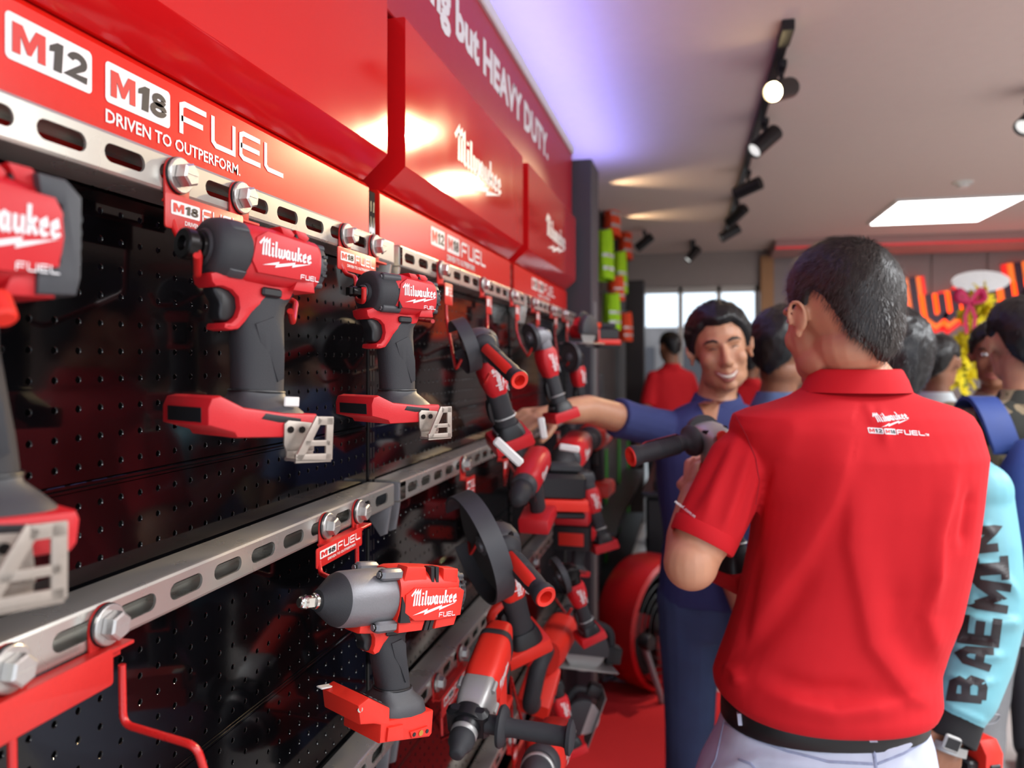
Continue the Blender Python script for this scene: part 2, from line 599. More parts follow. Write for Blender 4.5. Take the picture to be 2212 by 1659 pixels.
# glazed entrance
door = struct('window_1', *box(((GX0 + GX1) / 2, FW + 0.06, GZ - 0.03), (GX1 - GX0, 0.08, 0.06), 0.005), mat('white_window_frame', (214, 208, 200), 0.5))
for x in (GX0 + 0.03, -0.16, 0.24, GX1 - 0.03):
    obj('mullion', *box((x, FW + 0.06, GZ / 2), (0.05, 0.08, GZ), 0.005), MATS['white_window_frame'], door, 30)
GLASS = bpy.data.materials.new('clear_glass')
GLASS.use_nodes = True
gb = GLASS.node_tree.nodes['Principled BSDF']
gb.inputs['Transmission Weight'].default_value = 1.0
gb.inputs['Roughness'].default_value = 0.01
gb.inputs['IOR'].default_value = 1.02
gb.inputs['Base Color'].default_value = (0.92, 0.97, 0.97, 1)
for a, b in ((GX0 + 0.05, -0.185), (-0.135, 0.215), (0.265, GX1 - 0.05)):
    obj('pane', *box(((a + b) / 2, FW + 0.06, GZ / 2 - 0.03), (b - a, 0.006, GZ - 0.06)), GLASS, door, 0)
# pavement outside and the facade over the road
struct('pavement', *box((0.4, 13.2, -0.06), (14, 9.0, 0.1)), mat('pale_paving', (178, 176, 172), 0.8, scale=6))
fac = struct('facade', *box((0.4, 17.5, 1.1), (14, 0.3, 2.3)), mat('warm_grey_shopfront', (120, 112, 110), 0.8, scale=3, var=0.3))  # plain warm grey front with coarse random tone
for x in (-1.6, 0.1, 1.8): obj('shutter', *box((x, 17.33, 0.95), (1.4, 0.06, 1.7), 0.01), mat('dark_shutter', (66, 62, 66), 0.6), fac, 0)
# dark column beside the entrance
struct('trim_3', *box((-0.545, 7.2, 1.12), (0.17, 0.2, 2.24), 0.008), mat('dark_bronze_column', (38, 30, 28), 0.4))

# red carpet runner
cp = obj('carpet', *box((-0.02, 2.12, 0.004), (0.92, 2.9, 0.008), 0.003), CARPET)
tag(cp, 'bright red carpet runner on the floor along the tool display', 'carpet')

# ================================================================== the tool wall
XP, XH, XB, XS, XR = -0.515, -0.508, -0.468, -0.490, -0.465
RAILZ = [CAM_H + 0.170, CAM_H - 0.212, CAM_H - 0.590, CAM_H - 0.965]     # undersides of the strut rails are 0.018 lower
POSTS = [0.195, 1.155, 2.115, 3.075]

def pegboard(y0, y1, z0, z1):
    """black steel sheet, 25 mm hole grid, every hole pierced"""
    P = 0.025; R = 0.0027; T = 0.0016; RL = 0.0034
    ny = int((y1 - y0) / P); nz = int((z1 - z0) / P)
    oy = y0 + ((y1 - y0) - ny * P) / 2; oz = z0 + ((z1 - z0) - nz * P) / 2
    v = []; f = []
    oct_ = [(math.cos(math.radians(22.5 + 45 * k)), math.sin(math.radians(22.5 + 45 * k))) for k in range(8)]
    for j in range(nz):
        for i in range(ny):
            a = oy + i * P; b = oz + j * P; cy = a + P / 2; cz = b + P / 2
            n = len(v)
            v += [(XP, a, b), (XP, a + P, b), (XP, a + P, b + P), (XP, a, b + P)]
            v += [(XP, cy + RL * p, cz + RL * q) for p, q in oct_]
            v += [(XP - 0.0007, cy + R * p, cz + R * q) for p, q in oct_]
            v += [(XP - T, cy + R * p, cz + R * q) for p, q in oct_]
            # octagon verts 0..7 ccw from 22.5deg: 0,7 right | 1,2 top | 3,4 left | 5,6 bottom
            f += [(n, n + 1, n + 4 + 6, n + 4 + 5), (n + 1, n + 2, n + 4 + 0, n + 4 + 7), (n + 2, n + 3, n + 4 + 2, n + 4 + 1), (n + 3, n, n + 4 + 4, n + 4 + 3),
                  (n + 1, n + 4 + 7, n + 4 + 6), (n + 2, n + 4 + 1, n + 4 + 0), (n + 3, n + 4 + 3, n + 4 + 2), (n, n + 4 + 5, n + 4 + 4)]
            for k in range(8):
                for q in (4, 12): f.append((n + q + k, n + q + 8 + k, n + q + 8 + (k + 1) % 8, n + q + (k + 1) % 8))
    m = MB(); m.v = v; m.f = f
    # returned edges: rolled lips all round
    for (c, s) in (((XP - 0.006, (y0 + y1) / 2, oz - 0.0012 - (oz - z0) / 2), (0.012, y1 - y0, max(0.0024, oz - z0))), ((XP - 0.006, (y0 + y1) / 2, oz + nz * P + (z1 - oz - nz * P) / 2), (0.012, y1 - y0, max(0.0024, z1 - oz - nz * P))),
                   ((XP - 0.006, (y0 + oy) / 2, (z0 + z1) / 2), (0.012, max(0.002, oy - y0), z1 - z0)), ((XP - 0.006, (oy + ny * P + y1) / 2, (z0 + z1) / 2), (0.012, max(0.002, y1 - oy - ny * P), z1 - z0))):
        m.add(box(c, s, 0.0009))
    return m

def strut_rail(y0, y1, zc, phase):
    """galvanised C-channel: slotted front web, folded top and bottom flanges"""
    D, HH, T, C = 0.045, 0.036, 0.0025, 0.0035
    m = MB()
    zt, zb = zc + HH / 2, zc - HH / 2
    prof_top = [(XR - C, zt), (XR - C * 0.3, zt - C * 0.3), (XR, zt - C)]
    prof_bot = [(XR, zb + C), (XR - C * 0.3, zb + C * 0.3), (XR - C, zb)]
    outer = [(XR - D, zt - 0.006), (XR - D, zt)] + prof_top
    inner = [(XR - T, zt - C), (XR - C - T * 0.4, zt - T), (XR - D + T, zt - T), (XR - D + T, zt - 0.006)]
    def sweep(pl):
        m.add(rings([[(p[0], y, p[1]) for p in pl] for y in (y0, y1)]))
    sweep(outer + inner)
    outer = prof_bot + [(XR - D, zb), (XR - D, zb + 0.006)]
    inner = [(XR - D + T, zb + 0.006), (XR - D + T, zb + T), (XR - C - T * 0.4, zb + T), (XR - T, zb + C)]
    sweep(outer + inner)
    # front web, cell by cell
    PIT, SL, SH = 0.0655, 0.047, 0.0155
    a0, a1 = zb + C, zt - C
    ys = y0
    first = y0 + ((phase - y0) % PIT) - PIT / 2
    cells = []
    yy = first
    while yy < y1:
        cells.append((yy, yy + PIT)); yy += PIT
    for (ca, cb) in cells:
        la, lb = max(ca, y0), min(cb, y1)
        if lb - la < 0.001: continue
        cy = (ca + cb) / 2
        if cy - SL / 2 < y0 + 0.004 or cy + SL / 2 > y1 - 0.004:
            for X in (XR, XR - T): m.add(([(X, la, a0), (X, lb, a0), (X, lb, a1), (X, la, a1)], [(0, 1, 2, 3)]))
            continue
        hole = []
        for k in range(9): a = -math.pi / 2 + math.pi * k / 8; hole.append((cy + SL / 2 - SH / 2 + SH / 2 * math.cos(a), zc + SH / 2 * math.sin(a)))
        for k in range(9): a = math.pi / 2 + math.pi * k / 8; hole.append((cy - SL / 2 + SH / 2 + SH / 2 * math.cos(a), zc + SH / 2 * math.sin(a)))
        N = len(hole)
        # right side 0..8, left side 9..17
        v = [(XR, p, q) for p, q in hole] + [(XR - T, p, q) for p, q in hole]
        f = [(k, (k + 1) % N, N + (k + 1) % N, N + k) for k in range(N)]
        o = len(v)
        v += [(XR, lb, a0), (XR, lb, a1), (XR, la, a1), (XR, la, a0)]
        f += [tuple([o, o + 1] + list(range(8, -1, -1))), tuple([o + 2, o + 3] + list(range(17, 8, -1))), (o + 1, o + 2, 9, 8), (o + 3, o, 0, 17)]
        m.add((v, f))
    return m

for bi in range(3):
    y0, y1 = POSTS[bi], POSTS[bi + 1]
    where = ('nearest the camera', 'in the middle of the wall', 'at the far end of the wall')[bi]
    side = ('nearest', 'middle', 'farthest')[bi]
    bay = empty('display_rack', 'black perforated steel display rack %s' % where, 'display rack', 'steel racks of the tool wall', Matrix.Translation((XP, (y0 + y1) / 2, 0)))
    off = Vector((-XP, -(y0 + y1) / 2, 0))
    def put(o):
        o.matrix_local = Matrix.Translation(off)
        return o
    for k, (za, zb) in enumerate(((1.392, 1.700), (1.083, 1.391), (0.774, 1.082), (0.465, 0.773))):
        o = put(pegboard(y0 + 0.014, y1 - 0.014, za, zb).obj('pegboard_panel', BLACK_GL, bay, 35))
    put(obj('back_sheet', *box((XP - 0.05, (y0 + y1) / 2, 1.06), (0.01, y1 - y0 - 0.03, 1.0)), BLACK_P, bay, 0))
    put(obj('kick_base', *box((XP - 0.0, (y0 + y1) / 2, 0.23), (0.10, y1 - y0 - 0.03, 0.44), 0.006), BLACK_GL, bay, 30))
    for y in ((y1,) if bi else (y0, y1)):
        post = put(obj('upright', *box((XP - 0.015, y, 0.889), (0.036, 0.026, 1.775), 0.002), BLACK_GL, bay, 30))
        m = MB()
        z = 0.5
        while z < 1.76:          # hook slots up the face of the upright, in two rows
            for dy in (-0.0055, 0.0055):
                m.add(box((XP + 0.0032, y + dy, z), (0.0006, 0.0036, 0.017)))
            z += 0.025
        s = m.obj('slot_row', BLACK_P, post, 0)
        s['kind'] = 'stuff'
    # header sheet above the top rail
    hd = obj('header_panel', *prism([(XH, 1.662), (XH, 1.776), (XH - 0.006, 1.7835), (XH - 0.03, 1.7835), (XH - 0.03, 1.662)], y0 + 0.022, y1 - 0.022, 0, 'y'), RED_SHEET, None, 30)
    tag(hd, 'red header sheet with white lettering on the rack %s' % where, 'header panel', 'red header sheets')
    # lettering of the header
    R, U = (0, 1, 0), (0, 0, 1)
    ly = 0.470 + 0.96 * bi
    zt = on_x(6, 30, XH).z
    h12 = on_x(110, 75, XH).z - on_x(110, 163, XH).z
    o = Vector((XH, 0.471 + 0.955 * bi, on_x(6, 112, XH).z))
    bh = 0.0325
    z0 = on_x(290, 247, XH).z + 0.0005
    pos = Vector((XH, 0.4715 + 0.955 * bi, z0))
    badge(hd, pos, R, U, bh * 1.12, 'M12', 0.0005, w=2.35)
    pos = Vector((XH, 0.5725 + 0.955 * bi, z0))
    badge(hd, pos, R, U, bh * 1.12, 'M18', 0.0005, w=2.35)
    decal('lettering', fit2(word_fuel(), 0.200, 0.034), WHITE_I, hd, (XH, 0.672 + 0.955 * bi, z0 + 0.001), R, U, 0.0006)
    decal('lettering', fit2(text2('DRIVEN TO OUTPERFORM.', 1, 0.02), 0.2055, 0.0122), WHITE_I, hd, (XH, 0.5727 + 0.955 * bi, z0 - 0.0185), R, U, 0.0006)
    # canopy box above the header
    yb0, yb1 = (y0 + 0.035 if bi else -0.05), y1 - 0.042
    prof = [(XH, 1.785), (XB - 0.001, 1.8205), (XB, 1.8225), (XB, 2.068), (XB - 0.0025, 2.0705), (XS - 0.06, 2.0705), (XS - 0.06, 1.785)]
    cb = obj('canopy_box', *prism(prof, yb0, yb1, 0, 'y'), RED_GLOSS, None, 25)
    tag(cb, ('long glossy red canopy box without lettering over the nearest rack', 'glossy red canopy box with a large white script logo over the middle rack', 'glossy red canopy box with a small looking script logo at the far end')[bi], 'canopy box', 'red canopy boxes')
    if bi:
        yl = on_x(981, 330, XB).y + 0.955 * (bi - 1)
        lw = on_x(1082, 330, XB).y - on_x(981, 330, XB).y
        lg = logo_script(1.0, 0.0, 0.16)
        lg = fit2(lg, lw, 0.118)
        decal('lettering', lg, WHITE_I, cb, (XB, yl, on_x(1005, 402, XB).z), R, U, 0.0008)
    # strut rails
    for k, zc in enumerate(RAILZ):
        a, b = y0 + 0.006, y1 - 0.022
        rl = strut_rail(a, b, zc, 0.4815 if k != 1 else 0.561).obj('strut_rail', STRUT, None, 30)
        lv = ('top', 'second', 'third', 'lowest')[k]
        tag(rl, 'galvanised slotted steel rail, %s row of the rack %s' % (lv, where), 'rail', 'slotted rails of the tool wall')
        for ye in (a + 0.004, b - 0.004):
            if ye < 0.4: continue
            pts = [(XR - 0.003, zc + 0.0165), (XR - 0.003, zc - 0.020), (XR - 0.010, zc - 0.062), (XR - 0.020, zc - 0.066), (XP + 0.004, zc - 0.030), (XP + 0.004, zc + 0.0165)]
            obj('end_bracket', *prism(pts, ye - 0.0035, ye + 0.0035, 0.0008, 'y'), GREY_M if k else STRUT, rl, 30)

# sign fascia above the boxes, with LED lip
sg = obj('sign_fascia', *box((XS - 0.03, 1.45, 2.205), (0.06, 3.25, 0.262), 0.002), mat('red_fascia_vinyl', (176, 22, 40), 0.35, var=0.03), None, 30)
tag(sg, 'red fascia board with white lettering above the canopy boxes', 'sign')
decal('lettering', fit2(text2('Nothing but HEAVY DUTY.', 1, 0.045), 1.50, 0.112), WHITE_I, sg, (XS, 1.06, 2.155), (0, 1, 0), (0, 0, 1), 0.0008)
obj('cove_lip', *box((XS - 0.028, 1.45, 2.353), (0.075, 3.25, 0.034), 0.004), mat('white_cove_lip', (236, 234, 240), 0.4), sg, 30)
ped = struct('pillar', *box((-0.53, 3.20, 1.16), (0.24, 0.22, 2.32), 0.004), PILLAR_M)
struct('trim_4', *box((-0.415, 3.115, 0.93), (0.035, 0.04, 1.62), 0.003), POST_M)

# ------------------------------------------------------------------ ceiling fittings
lp = obj('ceiling_panel', *box((1.83, 6.48, CEIL - 0.008), (0.86, 0.98, 0.02), 0.004), mat('white_fitting_frame', (230, 230, 230), 0.5), None, 30)
tag(lp, 'square white light panel glowing in the far ceiling', 'ceiling light')
obj('diffuser', *box((1.83, 6.48, CEIL - 0.0195), (0.80, 0.92, 0.004)), mat('lit_diffuser', (255, 253, 250), 0.5, emit=9.0, var=0.0), lp, 0)
sd = empty('smoke_detector', 'small round white smoke detector on the ceiling beside the light panel', 'smoke detector', None, Matrix.Translation(on_z(2080, 393, CEIL)))
obj('base', *lathe([(0, 0.062), (-0.012, 0.06), (-0.018, 0.05)], 24, 'z'), WHITE_P, sd)
obj('sensor_cap', *lathe([(-0.018, 0.04), (-0.036, 0.034), (-0.04, 0.02)], 20, 'z'), WHITE_P, sd)

TRK = mat('black_track_enamel', (24, 22, 26), 0.45)
def track_head(parent_label, px, py, aim, lit, L=0.17, r=0.040, group='black track spotlights', drop=0.075):
    base = on_z(px, py, CEIL - 0.03)
    e = empty('track_spotlight', parent_label, 'spotlight', group, Matrix.Translation(base))
    obj('adapter', *box((0, 0, -0.012), (0.03, 0.11, 0.03), 0.004), TRK, e)
    obj('stem', *cyl((0, 0, -0.02), (0, 0, -drop), 0.009, 10), TRK, e)
    a = Vector(aim).normalized()
    M = basis((0, 0, -drop - 0.02), a, (0, 0.01, 1))
    m = MB(); m.add(lathe([(-L * 0.5, r * 0.8), (-L * 0.48, r), (L * 0.5, r), (L * 0.5, r * 0.9), (L * 0.42, r * 0.86)], 24, 'x', cap=False)); m.add(lathe([(-L * 0.5, 0.001), (-L * 0.5, r * 0.8)], 24, 'x'))
    m.v = [tuple(M @ Vector(p)) for p in m.v]
    can = m.obj('can', TRK, e)
    m = MB(); m.add(lathe([(L * 0.42, r * 0.86), (L * 0.415, 0.001)], 24, 'x'), M)
    m.obj('lens', mat('lit_spot_lens', (255, 226, 170), 0.4, emit=40, var=0.0) if lit else mat('pale_spot_lens', (230, 230, 226), 0.3, emit=1.0 if lit is None else 0.0, var=0.0), e)  # weak emission is given to the pale lenses of the unlit heads
    return e
def track(label, p0, p1):
    d = (p1 - p0); L = d.length
    t = empty('light_track', label, 'track', None, Matrix.Translation(p0))
    M = basis((0, 0, 0), d, (0, 0, 1))
    m = MB(); m.add(box((L / 2, 0, -0.016), (L, 0.034, 0.032), 0.003), M); m.obj('rail', TRK, t)
    m = MB(); m.add(box((L / 2, 0, -0.0325), (L - 0.03, 0.012, 0.002)), M); m.obj('conductor_slot', BLACK_P, t)
    m = MB(); m.add(box((0.07, 0, -0.018), (0.15, 0.042, 0.038), 0.003), M); m.obj('feed_box', TRK, t)
ta = on_z(1703, 42, CEIL); tb = on_z(1568, 500, CEIL)
track('long black lighting track on the ceiling with several spotlights', ta, tb)
td = (tb - ta)
def ontrack(py):
    # pixel column of the track at this row
    t = (py - 42) / 458.0
    return 1703 - 135 * t
HB = Vector((0, -0.2, -1))
track_head('black spotlight on the track shining brightly at the camera', 1688, 140, (-0.55, -1.0, -0.42), True)
track_head('black spotlight aimed away down the track, pale lens given a faint glow', 1652, 262, (-0.75, -0.55, -0.75), None)
track_head('black spotlight on the track, third from the feed end', 1616, 372, (-0.8, 0.45, -0.25), False)
track_head('black spotlight on the track, fourth from the feed end', 1592, 436, (-0.6, 0.6, -0.5), False)
track_head('black spotlight at the very far end of the long track', 1577, 478, (-0.8, -0.1, -0.45), False)
tc_, td_ = on_z(1497, 518, CEIL), on_z(1494, 566, CEIL)
track('short black lighting track farther away over the entrance', tc_, td_)
track_head('small black spotlight on the short far track, front one', 1497, 528, (-0.6, -0.3, -0.7), False)
track_head('small black spotlight on the short far track, rear one', 1495, 556, (0.5, -0.3, -0.7), False)
track_head('lone black spotlight high on the ceiling by the hanging vests', 1392, 500, (-0.7, 0.2, -0.5), False)
track_head('white tipped ceiling spotlight at the right edge', 2232, 205, (-0.75, -0.55, -0.75), None)
# the two warm wall-washers behind the pillar throw scallops on the ceiling
for (px, py) in ((1350, 392), (1390, 466)):
    p = on_z(px, py, CEIL)
    spot('wall_washer_light', (-0.66, p.y + 0.02, CEIL - 0.10), (0.9, p.y + 0.02, CEIL + 0.05), 14.0, WARM, 70, 0.9, 0.02)
# ================================================================== power tools
MM = 0.001
def tool_root(label, cat, mw, group=None, name=None):
    return empty(name or cat.replace(' ', '_'), label, cat, group, mw)

def wrench(root, nose='driver', R=25.5, logo=True, clip=True, screen=False, plate=RED_T, headlen=1.0, tagc=None, rake=0.0, hookx=0.0):
    """pistol-grip driver. local mm: +x nose, +z up, +y the side that shows; the spindle axis is the x axis"""
    g = MM
    xf, xr = (35 if nose == 'driver' else 26, -37)
    # head shell
    s = []
    e = 2.7
    for x, hz, hy, zc in ((xf + 3, R * 0.97, R * 0.97, 0), (xf - 2, R * 1.03, R * 1.02, 0), (5, R * 1.04, R * 1.04, -0.5), (-12, R * 1.0, R * 1.02, -0.5), (-26, R * 0.96, R * 1.0, -0.5), (xr, R * 0.90, R * 0.96, -0.5)):
        s.append(superring(x, 0, zc, hy, hz, 32, e, 'yz'))
    MB(g).add(rings(s)).obj('housing', plate, root)
    # raised side badge panel, top vents ribs
    yb = R * 1.02
    panel = [(xf - 2, 12), (xf - 12, 19), (-30, 15), (-34, 9), (-33, -13), (-12, -17), (xf - 5, -17), (xf + 1, -8)]
    MB(g).add(prism([(p[0], p[1] * R / 25.5) for p in panel], yb - 3, yb + 0.9, 0.7)).obj('side_panel', plate, root)
    for x0 in (-8, -24):
        MB(g).add(prism([(x0, R * 0.74), (x0 + 9, R * 0.82), (x0 + 13, R * 1.08), (x0 + 2, R * 1.06), (x0 - 3, R * 0.9)], -R * 0.72, R * 0.74, 1)).obj('housing_rib', plate, root)
    MB(g).add(prism([(-32, -R * 0.60), (-14, -R * 0.66), (-10, -R * 1.02), (-34, -R * 1.0)], -R * 0.8, R * 0.86, 1.2)).obj('housing_rib', plate, root)
    m = MB(g)
    for x0 in (-3, -14, -25):
        m.add(box((x0, R * 0.62, R * 0.80), (3, 5, 9), 0.8))
    m.obj('vent_slots', BLACK_P, root)
    # rear cap
    MB(g).add(lathe([(xr + 1, R * 0.94), (xr - 3, R * 0.94), (xr - 8, R * 0.88), (xr - 10, R * 0.70), (xr - 10, 0.1)], 32, 'x')).obj('rear_cap', GREY_D, root)
    m = MB(g)
    for k in range(4): m.add(box((xr - 5.2, R * 0.70, -R * 0.33 + k * R * 0.22), (5, R * 0.46, R * 0.09)))
    m.obj('cap_vents', BLACK_P, root)
    for a in (50, -50, 130, -130):
        MB(g).add(cyl((xr - 9, math.cos(math.radians(a)) * R * 0.86, math.sin(math.radians(a)) * R * 0.86), (xr - 1, math.cos(math.radians(a)) * R * 0.86, math.sin(math.radians(a)) * R * 0.86), 3.4, 10, b=0.6)).obj('screw_boss', GREY_D, root)
    # nose
    if nose == 'driver':
        MB(g).add(lathe([(xf, R * 1.03), (xf + 3, R * 1.07), (xf + 20, R * 1.05), (xf + 27, R * 0.97), (xf + 31, R * 0.78), (xf + 31, R * 0.62), (xf + 33, R * 0.55), (xf + 33, 0.1)], 40, 'x')).obj('nose_case', RUBBER, root)
        for (z0, z1) in ((9, 24), (-24, -9)):
            a0, a1 = math.atan2(z0, 14), math.atan2(z1, 12)
            rs = []
            for x in (xf - 3, xf + 4, xf + 15, xf + 20):
                rs.append([(x, math.cos(a0 + (a1 - a0) * k / 6) * R * (1.105 if 0 < k < 6 and xf < x < xf + 19 else 1.0), math.sin(a0 + (a1 - a0) * k / 6) * R * (1.105 if 0 < k < 6 and xf < x < xf + 19 else 1.0)) for k in range(7)])
            MB(g).add(rings(rs, False, False)).obj('nose_pad', GREY_D, root)
        MB(g).add(lathe([(xf + 30, 13), (xf + 36, 12.5), (xf + 37, 9.5), (xf + 40, 9), (xf + 41, 13), (xf + 48, 13.2), (xf + 49.5, 12), (xf + 49.5, 6.5), (xf + 42, 6)], 28, 'x', cap=False)).obj('collet', BLACK_M, root)
        MB(g).add(lathe([(xf + 42, 6.2), (xf + 44, 6.0), (xf + 44, 0.1)], 6, 'x')).obj('bit_socket', GREY_M, root)
    elif nose == 'compact':
        MB(g).add(lathe([(xf, R * 1.02), (xf + 3, R * 1.06), (xf + 24, R * 1.06), (xf + 28, R * 1.0), (xf + 30, R * 0.9), (xf + 30, R * 0.45), (xf + 34, R * 0.42), (xf + 34, 0.1)], 40, 'x')).obj('nose_case', RUBBER, root)
        m = MB(g)
        for a in (45, 135, 225, 315):
            c = math.cos(math.radians(a)) * R * 1.02; q = math.sin(math.radians(a)) * R * 1.02
            m2 = MB(g).add(cyl((xf - 6, c, q), (xf + 22, c, q), 5.4, 10, b=1)); m2.obj('bolt_boss', GREY_D, root)
            MB(g).add(cyl((xf + 22, c, q), (xf + 23.5, c, q), 3.2, 6)).obj('screw', GREY_M, root)
        MB(g).add(lathe([(xf + 33, 9), (xf + 36, 9)], 20, 'x')).obj('washer', GREY_M, root)
        m = MB(g); m.add(lathe([(xf + 35, 7.2), (xf + 40, 7.0)], 20, 'x')); m.add(box((xf + 48, 0, 0), (17, 9.6, 9.6), 1.0)); m.add(lathe([(xf + 46, 6.6), (xf + 49, 6.0), (xf + 52, 6.6)], 16, 'x'))
        m.obj('anvil', BLACK_M, root)
        # side glare panel: dark inset of the nose case
        MB(g).add(prism([(26, 6), (16, 7), (12, -16), (26, -18)], R * 0.95, R * 1.045, 0.6)).obj('dark_inset', BLACK_P, root)
    # neck and trigger guard
    C = [(66, -R * 0.86), (64, -R - 4), (60, -R - 7), (54, -R - 6), (45, -R - 8), (39, -R - 13), (37, -R - 22), (39, -R - 30), (44, -R - 35), (50, -R - 36), (51, -R - 41), (44, -R - 42), (36, -R - 40), (30, -R - 33), (24, -R - 24), (12, -R - 16), (-14, -R - 8), (-22, -R * 0.6), (0, -R * 0.5), (40, -R * 0.5)]
    MB(g).add(prism(C, -15, 15, 3.2)).obj('trigger_guard', plate, root)
    T = [(60, -R - 6), (58, -R - 12), (52, -R - 19), (53, -R - 28), (51, -R - 34), (45, -R - 35), (38, -R - 30), (34, -R - 20), (38, -R - 8), (48, -R - 4)]
    MB(g).add(prism(smooth_poly(T), -9, 9, 2.5)).obj('trigger', BLACK_P, root, 60)
    MB(g).add(box((8, 16.5, -R - 5), (20, 5, 8), 1.6)).obj('direction_switch', BLACK_P, root)
    # grip
    s = []
    for z, x0, x1, w in ((-R - 2, 26, -24, 15), (-R - 14, 33, -15, 15.5), (-R - 26, 34, -14, 16), (-R - 40, 34, -15, 17), (-R - 55, 32, -16, 17), (-R - 72, 30, -17.5, 16.5), (-R - 86, 29, -18, 16.5), (-R - 93, 29, -18, 17)):
        dx = rake * (z + R) 
        s.append(superring((x0 + x1) / 2 + dx, 0, z, (x0 - x1) / 2, w, 28, 2.5))
    MB(g).add(rings(s)).obj('grip', RUBBER, root, 60)
    GP = [(22, -R - 34), (4, -R - 26), (-2, -R - 30), (-9, -R - 55), (-10, -R - 80), (-4, -R - 83), (6, -R - 60), (16, -R - 50)]
    MB(g).add(prism([(p[0] + rake * (p[1] + R), p[1]) for p in GP], 12, 16.9, 0.6)).obj('grip_panel', RUBBER, root)
    zb = -R - 93
    dx = rake * (zb + R)
    # ring and flared collar
    rg = superring(5.5 + dx, 0, zb + 1, 24.3, 17.6, 28, 2.5)
    MB(g).add(tube(rg + [rg[0]], 1.3, 6)).obj('cable_tie', BLACK_P, root)
    s = []
    for z, x0, x1, w in ((zb + 1, 29, -18, 17), (zb - 3, 30, -19, 18), (zb - 10, 34, -27, 25), (zb - 16, 40, -33, 32), (zb - 19, 42, -34, 34)):
        s.append(superring((x0 + x1) / 2 + dx, 0, z, (x0 - x1) / 2, w, 28, 3.2))
    MB(g).add(rings(s)).obj('collar', GREY_D, root, 60)
    zt = zb - 10
    if screen:
        F = [(34, zt + 2), (76, zt + 14), (80, zt + 2), (64, zt - 22), (60, zt - 24), (60, zt - 52), (-38, zt - 44), (-38, zt - 8), (20, zt - 8)]
    else:
        F = [(40, zt - 3), (62, zt + 6), (70, zt + 4), (73, zt - 4), (72, zt - 18), (48, zt - 24), (45, zt - 28), (-32, zt - 28), (-35, zt - 24), (-36, zt - 12), (-34, zt - 7), (0, zt - 7)]
    F = [(p[0] + dx, p[1]) for p in F]
    MB(g).add(prism(F, -36, 36, 3.0)).obj('foot', plate, root)
    if screen:
        d = Vector((42, 12)).normalized(); nn = Vector((-d.y, d.x))
        q0 = Vector((40 + dx, zt + 4.4))
        pl_ = [q0, q0 + d * 32, q0 + d * 32 + nn * 1.6, q0 + nn * 1.6]
        kp = MB(g).add(prism([tuple(p) for p in pl_], 2, 31, 0.4)).obj('keypad', BLACK_P, root)
        for i in range(3):
            for j in range(2):
                c = q0 + d * (6 + i * 9) + nn * 1.5
                MB(g).add(prism([tuple(c - d * 2.6), tuple(c + d * 2.6), tuple(c + d * 2.6 + nn * 0.5), tuple(c - d * 2.6 + nn * 0.5)], 9 + j * 11, 15 + j * 11)).obj('key', GREY_M, kp, 0)
        MB(g).add(prism([(50 + dx, zt - 46), (50 + dx, zt - 30), (16 + dx, zt - 30), (12 + dx, zt - 46)], 34, 39, 1.2)).obj('foot_rib', plate, root)
        MB(g).add(prism([(-6 + dx, zt - 42), (-2 + dx, zt - 33), (-30 + dx, zt - 30), (-34 + dx, zt - 39)], 34, 38.5, 1.2)).obj('clip_mount', plate, root)
        MB(g).add(cyl((-18 + dx, 38, zt - 36), (-18 + dx, 39.2, zt - 36), 3.4, 14)).obj('brass_insert', mat('brass_insert', (206, 160, 84), 0.3, metal=1), root)
        for x in (-8, -28): MB(g).add(cyl((x + dx, 38, zt - 36 + (x + 18) * 0.1), (x + dx, 38.9, zt - 36 + (x + 18) * 0.1), 2.4, 10)).obj('screw_hole', BLACK_P, root)
        MB(g).add(cyl((70 + dx, 30, zt + 2), (71 + dx, 37, zt + 2), 3.2, 12)).obj('lamp', CHROME, root)
    else:
        MB(g).add(prism([(20 + dx, zt - 7.4), (24 + dx, zt - 12), (6 + dx, zt - 15), (-16 + dx, zt - 15), (-16 + dx, zt - 11.5)], 34.6, 36.4, 0.3)).obj('side_slot', BLACK_P, root)
        MB(g).add(prism([(71.5 + dx, zt - 4), (73.4 + dx, zt - 4), (72.4 + dx, zt - 16), (70.4 + dx, zt - 16)], -26, 26, 0.4)).obj('lamp_slot', BLACK_P, root)
    if clip:
        # bent steel belt hook: base plate on the foot plus an outer loop with two openings
        bx = dx + hookx
        hk = MB(g).add(prism([(2 + bx, zt - 16), (-2 + bx, zt - 13), (-28 + bx, zt - 15), (-31 + bx, zt - 40), (-2 + bx, zt - 40), (1 + bx, zt - 34)], 36, 38, 0.5)).obj('hook_base', HOOK_M, root)
        for x in (-4, -16): MB(g).add(cyl((x + bx, 37.5, zt - 21), (x + bx, 39.6, zt - 21), 3.0, 8)).obj('screw', BLACK_M, root)
        y0, y1 = 50, 52.2
        oq = [(-1, zt - 45), (-1, zt - 47), (-20, zt - 12), (-27, zt - 9), (-36, zt - 9), (-39, zt - 12), (-40, zt - 45), (-37, zt - 47), (-3, zt - 47)]
        oq = [(p[0] + bx, p[1]) for p in oq]
        m = MB(g)
        def win(ring_out, h1, h2):
            pass
        # frame pieces of the loop (left slope, right post, bottom, mid bar)
        def strip(a, b, w):
            d = (Vector(b) - Vector(a)).normalized(); nn = Vector((-d.y, d.x)) * w / 2
            a = Vector(a); b = Vector(b)
            return [tuple(a - nn), tuple(b - nn), tuple(b + nn), tuple(a + nn)]
